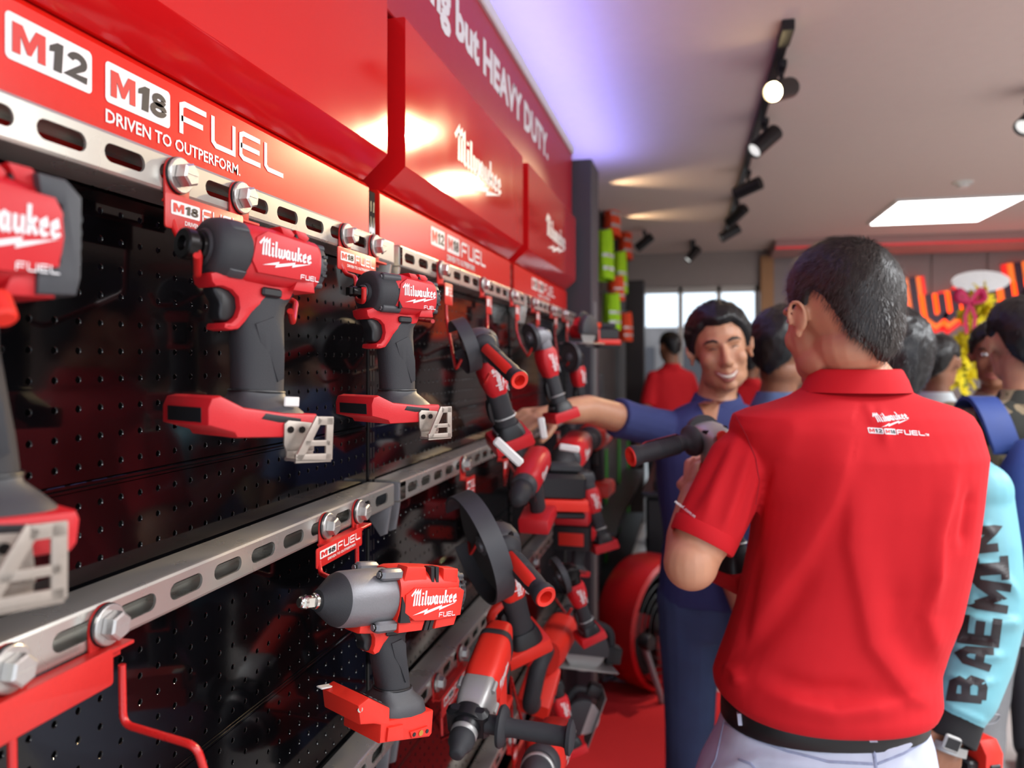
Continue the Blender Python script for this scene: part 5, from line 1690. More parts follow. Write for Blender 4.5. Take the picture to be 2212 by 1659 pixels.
def face_bits(M, root, smile=False, skin=None, brow=HAIR_B):
    """brows, eyes, lips as small meshes of their own"""
    for s in (-1, 1):
        pts = [(s * 0.014, 0.0985, 0.027), (s * 0.026, 0.0965, 0.033), (s * 0.040, 0.086, 0.032), (s * 0.050, 0.073, 0.026)]
        m_ = MB(); m_.add(tube(fillet(pts, 0.01, 3), 0, 8, rr=[0.0035] * 3 + [0.0035] * 20, flat=0.6)) if False else m_.add(tube(pts, 0, 8, rr=[0.0030, 0.0038, 0.0034, 0.0014]))
        m_.v = [tuple(M @ Vector(p)) for p in m_.v]; m_.obj('eyebrow', brow, root, 60)
        if smile:
            pts = [(s * 0.019, 0.0945, 0.008), (s * 0.030, 0.0930, 0.0115), (s * 0.041, 0.0855, 0.0085)]
            m_ = MB(); m_.add(tube(pts, 0, 8, rr=[0.0008, 0.0020, 0.0008])); m_.v = [tuple(M @ Vector(p)) for p in m_.v]
            m_.obj('eye', BLACK_I, root, 60)
        else:
            m_ = MB(); m_.add(ell((s * 0.030, 0.083, 0.010), (0.0125, 0.0115, 0.0062))); m_.v = [tuple(M @ Vector(p)) for p in m_.v]
            e = m_.obj('eye', WHITE_I, root, 60)
            m_ = MB(); m_.add(ell((s * 0.030, 0.0915, 0.010), (0.0052, 0.0034, 0.0052))); m_.v = [tuple(M @ Vector(p)) for p in m_.v]
            m_.obj('iris', BLACK_I, e, 60)
    LIP = mat('lip_skin', (168, 96, 88), 0.45)
    up = 0.010 if smile else 0.0
    m_ = MB(); m_.add(tube(fillet([(-0.027 - up * 0.6, 0.0815 - up * 0.4, -0.060 + up), (-0.010, 0.1000, -0.0615), (0.010, 0.1000, -0.0615), (0.027 + up * 0.6, 0.0815 - up * 0.4, -0.060 + up)], 0.012, 4), 0, 8, rr=[0.001, 0.0028, 0.003, 0.003, 0.003, 0.0034, 0.0034, 0.0034, 0.003, 0.003, 0.003, 0.0028, 0.002, 0.001]))
    m_.v = [tuple(M @ Vector(p)) for p in m_.v]; m_.obj('upper_lip', LIP, root, 60)
    m_ = MB(); m_.add(tube(fillet([(-0.026 - up * 0.4, 0.0815, -0.066 + up), (-0.010, 0.0975, -0.0755 - up * 0.4), (0.010, 0.0975, -0.0755 - up * 0.4), (0.026 + up * 0.4, 0.0815, -0.066 + up)], 0.012, 4), 0, 8, rr=[0.001, 0.0028, 0.0034, 0.0038, 0.004, 0.0042, 0.0042, 0.0042, 0.004, 0.0038, 0.0034, 0.003, 0.002, 0.001]))
    m_.v = [tuple(M @ Vector(p)) for p in m_.v]; m_.obj('lower_lip', LIP, root, 60)
    if smile:
        m_ = MB(); m_.add(tube([(-0.027, 0.0865, -0.055), (-0.012, 0.0975, -0.067), (0, 0.1005, -0.0695), (0.012, 0.0975, -0.067), (0.027, 0.0865, -0.055)], 0, 8, rr=[0.0012, 0.0042, 0.005, 0.0042, 0.0012])); m_.v = [tuple(M @ Vector(p)) for p in m_.v]
        m_.obj('teeth', mat('teeth_enamel', (228, 220, 206), 0.35), root, 60)

def hand_parts(w, d, n, side=1, curl=0.5, k=1.0, spread=0.12):
    """palm and five fingers. w wrist, d toward the fingertips, n back-of-hand normal, side: +1 when the thumb lies along n x d"""
    w = Vector(w); d = Vector(d).normalized(); n = (Vector(n) - d * Vector(n).dot(d)).normalized(); t = n.cross(d) * side
    P = []
    P += limb([w - d * 0.01 * k, w + d * 0.03 * k, w + d * 0.06 * k], [0.022 * k, 0.023 * k, 0.020 * k], 12)
    for q in (-0.030, -0.010, 0.010, 0.029):
        P += limb([w + d * 0.02 * k + t * q * 0.6 * k, w + d * 0.085 * k + t * q * k], [0.013 * k, 0.0115 * k], 10)
    for q, L in ((0.029, 0.070), (0.010, 0.078), (-0.010, 0.073), (-0.030, 0.058)):
        p = w + d * 0.085 * k + t * q * k
        a = 0.0
        pts = [p]; rad = [0.0102 * k]
        dd = (d + t * q * spread * 8).normalized()
        for seg_, r in ((0.46, 0.0096), (0.30, 0.0088), (0.24, 0.0078)):
            a += curl * 0.62
            p = p + (dd * math.cos(a) - n * math.sin(a)) * L * seg_ * k
            pts.append(p); rad.append(r * k)
        P += limb(pts, rad, 10)
    p0 = w + d * 0.022 * k + t * 0.020 * k
    p1 = p0 + (t * 0.72 + d * 0.62 - n * 0.25).normalized() * 0.036 * k
    p2 = p1 + (t * 0.35 + d * 0.85 - n * 0.4 * (0.5 + curl)).normalized() * 0.030 * k
    p3 = p2 + (t * 0.1 + d * 0.85 - n * 0.5 * (0.5 + curl)).normalized() * 0.024 * k
    P += limb([p0, p1, p2, p3], [0.0150 * k, 0.0122 * k, 0.0105 * k, 0.0085 * k], 10)
    return P

# ------------------------------------------------------------------ the man in the red polo
RV, FV, ZV = RIGHT, FWD, Vector((0, 0, 1))
DC = 1.32
def sec(py, xl, xr, hd, dshift=0.0, n=48, e=2.35, dc=DC):
    a, b = at(xl, py, dc), at(xr, py, dc)
    c = (a + b) / 2 + FV * dshift
    hw = (b - a).length / 2
    out = []
    for i in range(n):
        t = 2 * math.pi * i / n
        ct, st = math.cos(t), math.sin(t)
        out.append(c + RV * (hw * math.copysign(abs(ct) ** (2 / e), ct)) + FV * (hd * math.copysign(abs(st) ** (2 / e), st)))
    return out

def ridge_field(lines):
    """soft cloth ridges: each line is (pixel polyline, height, half width in pixels, skew)"""
    def fn(co, no):
        d = -ST * co[:, 0] + CT * co[:, 1]
        r = CT * co[:, 0] + ST * co[:, 1]
        px = W / 2 + FPX * r / d; py = VPY - FPX * (co[:, 2] - CAM_H) / d
        facing = np.clip(-(no[:, 0] * co[:, 0] + no[:, 1] * co[:, 1] + no[:, 2] * (co[:, 2] - CAM_H)) / np.linalg.norm(co - np.array([0, 0, CAM_H]), axis=1) * 1.6, 0, 1)
        D = np.zeros(len(co))
        for pl, hgt, wid, skew in lines:
            best = np.full(len(co), 1e9); sgn = np.zeros(len(co)); tt = np.zeros(len(co))
            tot = len(pl) - 1
            for k in range(tot):
                ax, ay = pl[k]; bx, by = pl[k + 1]
                vx, vy = bx - ax, by - ay
                L2 = vx * vx + vy * vy
                t = np.clip(((px - ax) * vx + (py - ay) * vy) / L2, 0, 1)
                qx, qy = px - (ax + vx * t), py - (ay + vy * t)
                ds = np.hypot(qx, qy)
                cr = (vx * qy - vy * qx)
                m_ = ds < best
                best = np.where(m_, ds, best); sgn = np.where(m_, np.sign(cr), sgn); tt = np.where(m_, (k + t) / tot, tt)
            w_ = wid * (1 + skew * sgn)
            env = np.clip(np.minimum(tt, 1 - tt) * 5, 0, 1)
            D += 1.45 * hgt * np.exp(-(best / w_) ** 2) * (0.25 + 0.75 * env)
        return co + no * (D * facing)[:, None]
    return fn

man = None
HC = at(1812, 690, 1.335)
HD = (-math.sin(math.radians(18)) * RV + math.cos(math.radians(18)) * FV)
HM = head_M(HC, HD, -6, -2, 1.04)
parts = [([HM @ Vector(p) for p in v], f) for v, f in head_parts(False, 0.0)]
NB = at(1838, 850, 1.345)
parts += limb([HM @ Vector((0, -0.018, -0.05)), at(1826, 770, 1.34), at(1836, 815, 1.345), NB], [0.055, 0.057, 0.064, 0.080])
SL = at(1650, 985, 1.325); EL = at(1492, 1216, 1.27); WL = at(1500, 1075, 1.49)
SRr = at(2050, 968, 1.34); ER = at(2050, 1190, 1.45); WR = at(1960, 1130, 1.62)
tors = [(868, 1760, 1930, 0.05), (900, 1640, 2040, 0.085), (960, 1640, 2075, 0.105), (1080, 1655, 2080, 0.11), (1250, 1635, 2050, 0.108), (1400, 1610, 1990, 0.105), (1540, 1590, 1975, 0.105), (1640, 1560, 1990, 0.12)]
parts.append(rings([sec(a, b, c, d, 0.0) for a, b, c, d in tors]))
parts += limb([at(1646, 980, 1.325), at(1592, 1016, 1.315), at(1556, 1088, 1.30), at(1516, 1166, 1.285), EL, EL.lerp(WL, 0.35), WL], [0.034, 0.042, 0.046, 0.047, 0.046, 0.045, 0.030])
parts += limb([SRr, SRr.lerp(ER, 0.5), ER, ER.lerp(WR, 0.4), WR], [0.044, 0.044, 0.042, 0.040, 0.028])
parts += hand_parts(WL, (at(1512, 1010, 1.53) - WL), -RV * 0.6 - FV * 0.5 + ZV * 0.1, 1, 1.0)
parts += hand_parts(WR, (at(1880, 1120, 1.66) - WR), ZV, -1, 0.9)
HIP = [at(1690, 1640, DC + 0.01), at(1880, 1640, DC + 0.01)]
FOOT = []
for h, sx in zip(HIP, (-1, 1)):
    kn = Vector((h.x, h.y, 0.46)) + RV * 0.02 * sx + FV * 0.03; an = Vector((h.x, h.y, 0.09)) + RV * 0.05 * sx
    FOOT.append(an)
    parts += limb([h, kn, an], [0.085, 0.055, 0.040])
man = blob('person', parts, 0.0034, 4, SKIN1)
tag(man, 'man seen from behind in a red polo and pale jeans, looking left', 'person')

# shirt
tors = [(832, 1756, 1940, 0.060, 0.012), (842, 1736, 1960, 0.066, 0.012), (856, 1712, 1984, 0.075, 0.008), (872, 1662, 2034, 0.088, 0.0), (882, 1616, 2060, 0.098, -0.004), (895, 1584, 2080, 0.106, -0.006), (922, 1576, 2094, 0.114, -0.008), (980, 1604, 2106, 0.124, -0.010), (1080, 1632, 2094, 0.126, -0.008),
        (1170, 1624, 2086, 0.124, -0.004), (1250, 1610, 2072, 0.122, 0.0), (1320, 1594, 2056, 0.122, 0.0), (1380, 1574, 2030, 0.124, 0.0), (1430, 1556, 2012, 0.128, 0.0), (1464, 1546, 2010, 0.138, 0.0), (1490, 1550, 2010, 0.145, 0.0), (1510, 1572, 1998, 0.144, 0.0), (1520, 1600, 1975, 0.130, 0.0)]
parts = [rings([sec(*t) for t in tors])]
CUFL = at(1516, 1168, 1.285)
parts += limb([at(1648, 962, 1.325), at(1598, 1004, 1.315), at(1560, 1080, 1.30), CUFL], [0.056, 0.057, 0.057, 0.055], 22)[:1]
parts += [ell(at(1648, 962, 1.325), (0.056,) * 3)]
parts += limb([at(2044, 972, 1.335), at(2058, 1024, 1.345), at(2052, 1090, 1.375), at(2045, 1180, 1.42)], [0.052, 0.052, 0.048, 0.046], 22)
FOLDS = [([(1838, 930), (1800, 1080), (1735, 1200), (1600, 1388)], 0.0075, 40, 0.45), ([(1760, 1220), (1690, 1330), (1580, 1440)], -0.005, 30, 0),
         ([(1845, 1010), (1838, 1180), (1880, 1390), (1960, 1500), (2010, 1520)], 0.0065, 34, -0.45), ([(1930, 1240), (1940, 1370), (2000, 1450)], -0.005, 34, 0),
         ([(2068, 1010), (2030, 1150), (2010, 1300)], 0.0050, 20, 0.3), ([(2040, 1180), (2000, 1330), (2030, 1430)], 0.005, 22, -0.3), ([(2100, 1060), (2080, 1180)], -0.006, 12, 0),
         ([(1650, 1500), (1800, 1540), (1950, 1520)], 0.008, 22, 0.2), ([(1640, 1450), (1760, 1490), (1880, 1490)], -0.005, 22, 0),
         ([(1600, 1480), (1585, 1450), (1560, 1440)], 0.006, 14, 0), ([(1900, 880), (1915, 960)], 0.0025, 12, 0), ([(1870, 870), (1890, 920)], 0.002, 10, 0), ([(1720, 900), (1690, 1000)], 0.002, 26, 0),
         ([(1664, 1010), (1640, 1090), (1632, 1180)], -0.004, 13, 0.3), ([(1640, 1190), (1625, 1300), (1600, 1400)], -0.004, 14, 0),
         ([(1625, 960), (1590, 1070), (1560, 1150)], 0.004, 13, 0), ([(1600, 930), (1550, 1040), (1520, 1120)], 0.0035, 14, 0), ([(1570, 960), (1520, 1050), (1480, 1110)], -0.003, 13, 0), ([(1640, 1010), (1610, 1110), (1590, 1180)], 0.005, 10, 0)]
shirt = blob('shirt', parts, 0.0042, 6, POLO_R, man, ridge_field(FOLDS), 0.5)
sb = bvh_of(shirt)
# cuff band, collar, yoke and arm seams
cd = (CUFL - at(1560, 1070, 1.30)).normalized()
m = MB(); m.add(lathe([(-0.024, 0.0560), (-0.022, 0.0572), (0.0, 0.0560), (0.003, 0.0545), (0.002, 0.0500), (-0.02, 0.0500)], 36, 'z', cap=False), basis(CUFL, cd.orthogonal(), cd))
m.obj('sleeve_cuff', POLO_R, shirt, 50)
def collar_ring(py, xl, xr, hd, ds, drop=0.0):
    r_ = sec(py, xl, xr, hd, ds, 64, 2.1)
    return [p - ZV * (drop * max(0, (p - NB).dot(FV)) / 0.06) for p in r_]
cr = [collar_ring(843, 1738, 1958, 0.077, 0.004, 0.03), collar_ring(846, 1734, 1962, 0.080, 0.002, 0.03), collar_ring(822, 1746, 1954, 0.074, 0.003, 0.03), collar_ring(801, 1760, 1944, 0.067, 0.004, 0.03), collar_ring(797, 1764, 1940, 0.064, 0.005, 0.03), collar_ring(800, 1772, 1932, 0.058, 0.006, 0.03), collar_ring(850, 1764, 1926, 0.062, 0.008, 0.03)]
collar = obj('collar', *rings(cr, False), POLO_R, shirt, 60)
def seam(name, pl, m, parent, bvh, r=0.0010, n=28):
    P = [Vector(p) for p in pl]
    pts = []
    L = len(P) - 1
    for i in range(n + 1):
        t = i / n * L; k = min(int(t), L - 1); q = P[k].lerp(P[k + 1], t - k)
        dr = ray(q.x, q.y)
        h = bvh.ray_cast(Vector((0, 0, CAM_H)), dr.normalized(), 4)
        if h[0] is not None: pts.append(h[0])
    return obj(name, *tube(pts, r, 6), m, parent, 60) if len(pts) > 2 else None
SEAM_R = mat('dark_red_stitching', (158, 14, 30), 0.9)
seam('arm_seam', [(1586, 893), (1612, 940), (1632, 990), (1640, 1040), (1632, 1090)], SEAM_R, shirt, sb, 0.0011)
seam('neck_seam', [(1742, 846), (1800, 845), (1880, 848), (1962, 852)], SEAM_R, shirt, sb, 0.0008)
# embroidery between the shoulder blades
byaw = math.radians(14)
br = (RV * math.cos(byaw) + FV * math.sin(byaw))
tilt = (br * math.cos(-0.06) + ZV * math.sin(-0.06))
upv = ZV * math.cos(-0.06) - br * math.sin(-0.06)
o = at(1881, 921, 1.21)
px = 1.21 / FPX
lg = fit2(logo_script(1, 0.16, 0.13), 80 * px, 34 * px)
drape('lettering', lg, WHITE_I, shirt, o, tilt, upv, sb)
o2 = at(1865, 934, 1.21)
drape('badge', shift2(rrect(28 * px, 12 * px, 2 * px), 0, 0), WHITE_I, shirt, o2, tilt, upv, sb, 0.0006)
drape('badge', shift2(rrect(27 * px, 12 * px, 2 * px), 30 * px, 0), WHITE_I, shirt, o2, tilt, upv, sb, 0.0006)
for dx, t_ in ((0, '12'), (30, '18')):
    drape('lettering', shift2(fit2(glyphs('M', 1), 11 * px, 8 * px), (dx + 2) * px, 2 * px), RED_I, shirt, o2, tilt, upv, sb, 0.0010)
    drape('lettering', shift2(fit2(glyphs(t_, 1), 12 * px, 8 * px), (dx + 14) * px, 2 * px), BLACK_I, shirt, o2, tilt, upv, sb, 0.0010)
drape('lettering', shift2(fit2(word_fuel(1, 0.2), 60 * px, 10 * px), 59 * px, 1 * px), WHITE_I, shirt, o2, tilt, upv, sb)
drape('lettering', shift2(fit2(text2('TM', 1, 0.02), 8 * px, 5 * px), 120 * px, 1 * px), WHITE_I, shirt, o2, tilt, upv, sb)
# small address line above the cuff
cv = (at(1499, 1113, 1.24) - at(1466, 1088, 1.24)).normalized()
drape('lettering', fit2(text2('www.tools.com.vn' if False else 'owertool.com.vn', 1, 0.02), 42 * 1.25 / FPX, 7.5 * 1.25 / FPX), WHITE_I, shirt, at(1467, 1094, 1.25), cv, ZV * 0.6 + RV * 0.5, sb, 0.001)

# belt, jeans
def wsec(py, xl, xr, hd, ds=0.0, n=48, e=2.3): return sec(py, xl, xr, hd, ds, n, e, DC)
belt = obj('belt', *rings([wsec(1503, 1566, 1986, 0.118), wsec(1505, 1563, 1988, 0.1195), wsec(1549, 1562, 1990, 0.1205), wsec(1551, 1565, 1987, 0.119), wsec(1551, 1575, 1977, 0.112), wsec(1503, 1576, 1976, 0.111)], False), BELT_M, man, 60)
tr = [(1512, 1570, 1982, 0.115), (1545, 1566, 1986, 0.117), (1590, 1552, 2000, 0.124), (1659, 1518, 2010, 0.140), (1740, 1490, 2018, 0.146), (1800, 1500, 2010, 0.130)]
parts = [rings([wsec(a, b, c, d) for a, b, c, d in tr])]
for h, an, sx in zip(HIP, FOOT, (-1, 1)):
    kn = Vector((h.x, h.y, 0.46)) + RV * 0.02 * sx + FV * 0.03
    parts += limb([h - ZV * 0.10, kn, an + ZV * 0.0], [0.105, 0.080, 0.068])
JF = [([(1560, 1660), (1640, 1640), (1760, 1650)], 0.004, 14, 0), ([(1600, 1600), (1700, 1625), (1820, 1632)], -0.002, 10, 0), ([(1900, 1630), (1980, 1600)], 0.003, 12, 0), ([(1990, 1600), (1960, 1650)], -0.003, 10, 0)]
jeans = blob('jeans', parts, 0.005, 3, DENIM_L, man, ridge_field(JF))
jb = bvh_of(jeans)
STI = mat('denim_seam', (150, 158, 186), 0.9, var=0.25, scale=150)
seam('waistband_seam', [(1566, 1548), (1640, 1576), (1760, 1598), (1870, 1600), (1990, 1560)], STI, jeans, jb, 0.0014, 40)
seam('yoke_seam', [(1566, 1562), (1620, 1592), (1700, 1622), (1790, 1645), (1885, 1650)], STI, jeans, jb, 0.0022, 40)
seam('yoke_seam', [(1895, 1650), (1950, 1628), (2000, 1598)], STI, jeans, jb, 0.0022, 24)
seam('centre_seam', [(1884, 1603), (1888, 1628), (1892, 1658)], STI, jeans, jb, 0.0030, 20)
seam('side_seam', [(1564, 1556), (1556, 1596), (1546, 1640), (1536, 1659)], STI, jeans, jb, 0.0018, 24)
def loop(px0, py0, px1, py1, wpx, m):
    bb = bvh_of(belt)
    pts = []
    for t in (0, 0.33, 0.66, 1):
        q = ray(px0 + (px1 - px0) * t, py0 + (py1 - py0) * t)
        h = bb.ray_cast(Vector((0, 0, CAM_H)), q.normalized(), 4)
        h2 = jb.ray_cast(Vector((0, 0, CAM_H)), q.normalized(), 4)
        c = [x for x in (h, h2) if x[0] is not None]
        if not c: continue
        c = min(c, key=lambda x: x[3])
        pts.append(c[0] + c[1] * 0.0012)
    if len(pts) < 2: return
    w_ = wpx * 1.2 / FPX / 2
    rs = []
    for p in pts:
        rs.append([p - RV * w_ - FV * 0.0015, p + RV * w_ - FV * 0.0015, p + RV * w_ + FV * 0.002, p - RV * w_ + FV * 0.002])
    obj('belt_loop', *rings(rs), m, jeans, 30)
loop(1593, 1492, 1601, 1566, 11, DENIM_L)
loop(1876, 1575, 1886, 1602, 17, DENIM_L)
loop(1984, 1538, 1981, 1572, 12, mat('brown_leather_patch', (150, 100, 66), 0.6))
seam('pocket_seam', [(1596, 1640), (1622, 1650), (1640, 1672)], STI, jeans, jb, 0.0022, 16)
for an in FOOT:
    obj('shoe', *rings([superring(an.x + FV.x * q, an.y + FV.y * q, zz, hw, hl, 24, 2.6) for zz, hw, hl, q in ((0.014, 0.046, 0.12, 0.05), (0.03, 0.048, 0.125, 0.05), (0.06, 0.044, 0.10, 0.03), (0.10, 0.040, 0.055, 0.0))]), SHOE, man, 60)
hair_cap(HM, HAIR_D, man, 0.010, 0.072, 0.012, -0.098, -0.012, 0.002, 3, 0.010, 15000, 0.013, mat('dark_brown_strands', (58, 50, 46), 0.35, var=0.5, scale=300))
face_bits(HM @ Matrix.Translation((0, -0.0065, 0)), man)
obj('mole', *ell(HM @ Vector((-0.052, 0.018, -0.098)), (0.0016, 0.0016, 0.0016)), BLACK_I, man, 60)

# the grinder he holds
M = basis(at(1532, 942, 1.48), (-0.36 * RV + 0.93 * FV), (-0.20 * RV + 1.0 * ZV)) @ Matrix.Scale(1.0, 4)
gr = tool_root('grey headed angle grinder with ribbed side handle, held by the man in red', 'angle grinder', M)
MB(MM).add(cyl((-38, 0, 2), (-43, 0, 2), 12, 24, b=1)).obj('lock_button', RED_T2, gr)
grinder(gr, guard=40, gw=10, handle=True, hy=1, head=SILVER, hl=172, logo=True)
# ------------------------------------------------------------------ everyone else
def standing(label, hc, yaw, skin, shirt_m, trouser_m, hair_m, k=None, voxel=0.007, arms=None, hair=None, smile=False, pitch=0, roll=0, lean=0.0, face=True, hk=1.0, long_sleeve=False, legs=True, sleeve=0.55, hand=True, width=1.0, collar=True, shoes=True, strands=0, hands_cfg=None):
    """a standing figure below a head centre. yaw: unit direction the body faces; arms: {side: (elbow, wrist)} in world space"""
    hc = Vector(hc)
    k = k or hc.z / 1.56
    f = Vector(yaw).normalized(); r = f.cross(ZV).normalized()
    base = Vector((hc.x, hc.y, 0))
    def L(x, y, z): return base + r * (x * k * width) + f * ((y + lean * z) * k) + ZV * (z * k)
    HMt = head_M(hc, hair['look'] if hair and 'look' in hair else f, pitch, roll, hk)
    P = [([HMt @ Vector(p) for p in v], q) for v, q in head_parts(smile)]
    P += limb([HMt @ Vector((0, -0.018, -0.05)), L(0, -0.03, 1.44), L(0, -0.03, 1.36)], [0.056 * k, 0.056 * k, 0.075 * k])
    def trs(rows, g=0.0): return [[L(0, yo, z) + r * ((hw + g) * k * width * math.copysign(abs(math.cos(t)) ** 0.87, math.cos(t))) + f * ((hd + g) * k * math.copysign(abs(math.sin(t)) ** 0.87, math.sin(t))) for t in [2 * math.pi * i / 28 for i in range(28)]] for z, hw, hd, yo in rows]
    T = [(1.415, 0.060, 0.055, -0.03), (1.39, 0.115, 0.072, -0.03), (1.36, 0.158, 0.085, -0.025), (1.32, 0.182, 0.098, -0.02), (1.24, 0.186, 0.112, -0.01), (1.12, 0.176, 0.116, 0.0), (1.00, 0.166, 0.112, 0.0), (0.92, 0.172, 0.116, 0.0), (0.86, 0.178, 0.120, 0.0), (0.83, 0.176, 0.118, 0.0)]
    P.append(rings(trs(T, -0.016)))
    S = []; SH = {}
    S.append(rings(trs(T, 0.004)))
    for s in (-1, 1):
        sh = L(0.155 * s, -0.02, 1.325)
        if arms and s in arms: el, wr = Vector(arms[s][0]), Vector(arms[s][1])
        else: el, wr = L(0.235 * s, -0.04, 1.06), L(0.235 * s, 0.06, 0.83)
        ra = [0.052 * k, 0.044 * k, 0.040 * k, 0.037 * k, 0.026 * k]
        P += limb([sh, sh.lerp(el, 0.5), el, el.lerp(wr, 0.4), wr], ra)
        if hand:
            dd = (wr - el).normalized()
            nn = r * s if abs(dd.z) > 0.7 else ZV
            cfg = (hands_cfg or {}).get(s, {})
            P += hand_parts(wr, cfg.get('d', dd), cfg.get('n', nn), cfg.get('side', s), cfg.get('curl', 0.35), k)
        if long_sleeve:
            S += limb([sh, sh.lerp(el, 0.5), el, el.lerp(wr, 0.5), wr - (wr - el).normalized() * 0.03], [0.062 * k, 0.060 * k, 0.056 * k, 0.050 * k, 0.040 * k])
        else:
            e2 = sh.lerp(el, sleeve + 0.25)
            S += limb([sh, sh.lerp(e2, 0.5), e2], [0.060 * k, 0.058 * k, 0.056 * k])[:1] + [ell(sh, (0.060 * k,) * 3)]
        SH[s] = (sh, el, wr)
    hips = [L(0.09 * s, 0, 0.86) for s in (-1, 1)]; ank = [L(0.11 * s, -0.01, 0.09) for s in (-1, 1)]; kne = [L(0.10 * s, 0.02, 0.47) for s in (-1, 1)]
    for h, q, a in zip(hips, kne, ank): P += limb([h, q, a], [0.08 * k, 0.05 * k, 0.038 * k])
    o = blob('person', P, voxel, 3, skin)
    tag(o, label, 'person', None)
    sh_o = blob('shirt', S, voxel, 4, shirt_m, o, cloth_noise(0.006, 9.0, hc.x))
    if collar:
        cc = L(0, -0.03, 1.405)
        rs = []
        for dz, rr_ in ((-0.012, 0.083), (-0.010, 0.086), (0.030, 0.067), (0.034, 0.064), (0.028, 0.060), (-0.012, 0.070)):
            rs.append([cc + r * (rr_ * k * math.cos(t)) + f * (rr_ * 0.95 * k * math.sin(t)) + ZV * ((dz - 0.022 * max(0, math.sin(t))) * k) for t in [2 * math.pi * i / 36 for i in range(36)]])
        obj('collar', *rings(rs, False), shirt_m, sh_o, 60)
    J = [rings(trs([(0.90, 0.166, 0.112, 0), (0.86, 0.172, 0.116, 0), (0.80, 0.178, 0.122, 0), (0.74, 0.172, 0.118, 0)], 0.0))]
    for h, q, a in zip(hips, kne, ank): J += limb([h - ZV * 0.03, q, a], [0.098 * k, 0.070 * k, 0.056 * k])
    blob('trousers', J, max(voxel, 0.008), 3, trouser_m, o, cloth_noise(0.006, 8.0, hc.y))
    if shoes:
        for a in ank:
            rs = []
            for zz, hw, hl, q in ((0.0, 0.044, 0.125, 0.055), (0.03, 0.047, 0.13, 0.055), (0.06, 0.043, 0.10, 0.03), (0.10, 0.040, 0.055, 0.0)):
                rs.append([Vector((a.x, a.y, zz + 0.001)) + f * q * k + r * (hw * math.cos(t)) * k + f * (hl * math.sin(t)) * k for t in [2 * math.pi * i / 20 for i in range(20)]])
            obj('shoe', *rings(rs), SHOE, o, 60)
    hh = dict(thick=0.014, front=0.066, side=0.012, back=-0.075, burn=-0.015, noise=0.003, seed=int(hc.x * 100) % 17, swoop=0.012)
    if hair: hh.update({a: b for a, b in hair.items() if a != 'look'})
    hair_cap(HMt, hair_m, o, strands=strands, **hh)
    if face: face_bits(HMt, o, smile)
    return o, L, HMt, SH, sh_o, f, r

def cloth_noise(amp, freq, seed):
    def fn(co, no):
        d = np.zeros(len(co))
        for k in range(5):
            g = np.random.default_rng(int(abs(seed) * 1000) % 977 + k)
            w = g.normal(size=3); w /= np.linalg.norm(w)
            w[2] *= 0.6
            d += np.sin(co @ (w * freq * (1.3 + k)) * 2.2 + g.uniform(0, 6)) / (1.2 + k)
        return co + no * (d * amp * 0.4)[:, None]
    return fn

CAM = -FV
# the smiling man in the blue polo, right arm stretched to the rack
hc2 = at(1556, 760, 2.2)
b2 = (CAM * 0.95 + RV * 0.05).normalized()
el2 = at(1270, 884, 2.06); wr2 = at(1196, 892, 1.955)
po2, L2, H2, SH2, shb2, f2, r2 = standing('smiling man with black hair in a navy polo, arm stretched to the tool wall', hc2, b2, SKIN3, POLO_B, DENIM_D, HAIR_B, voxel=0.0055,
    arms={1: (el2, wr2), -1: (at(1585, 1180, 2.2), at(1580, 1330, 2.12))}, hair=dict(look=(Vector((-hc2.x, -hc2.y, 0)).normalized() + RV * 0.12), front=0.060, thick=0.020, swoop=0.022, noise=0.004, burn=-0.02), smile=True, pitch=-6, roll=-9, hk=1.02, strands=4000, sleeve=0.42,
    hands_cfg={1: dict(d=(at(1128, 900, 1.88) - wr2), n=ZV * 0.8 + CAM * 0.5, side=-1, curl=0.75)}) if False else standing('smiling man with black hair in a navy polo, arm stretched to the tool wall', hc2, b2, SKIN3, POLO_B, DENIM_D, HAIR_B, voxel=0.0055,
    arms={1: (el2, wr2), -1: (at(1552, 1150, 2.10), at(1612, 1345, 2.02))}, hair=dict(look=(Vector((-hc2.x, -hc2.y, 0)).normalized() + RV * 0.12), front=0.060, thick=0.020, swoop=0.022, noise=0.004, burn=-0.02), smile=True, pitch=0, roll=9, hk=1.02, strands=4000, sleeve=0.40,
    hands_cfg={1: dict(d=(at(1128, 905, 1.88) - wr2), n=ZV * 0.8 + CAM * 0.5, side=1, curl=0.75)})
# open collar and placket
sb2 = bvh_of(shb2)
k2 = 2.2 / FPX
pl2 = [(-22 * k2, 0), (-3 * k2, -58 * k2), (3 * k2, -58 * k2), (26 * k2, 0)]
drape('open_placket', (pl2, [tuple(range(4))]), SKIN3, shb2, at(1544, 868, 2.10), RV, ZV, sb2, 0.003, 0.10, 0.012)

# man behind the shoulder, facing right, plaid shirt
PLAID = mat('blue_grey_check_cotton', (96, 118, 160), 0.85, var=0.5, scale=26, bump=0.2)
standing('man in a blue grey shirt half hidden behind the red-shirted man\'s face', at(1694, 764, 2.40), RV * 0.85 + FV * 0.5, SKIN2, PLAID, DENIM_D, HAIR_B, voxel=0.008, hair=dict(look=RV * 0.72 + FV * 0.70), face=False, strands=1500, width=0.85, hk=1.1)

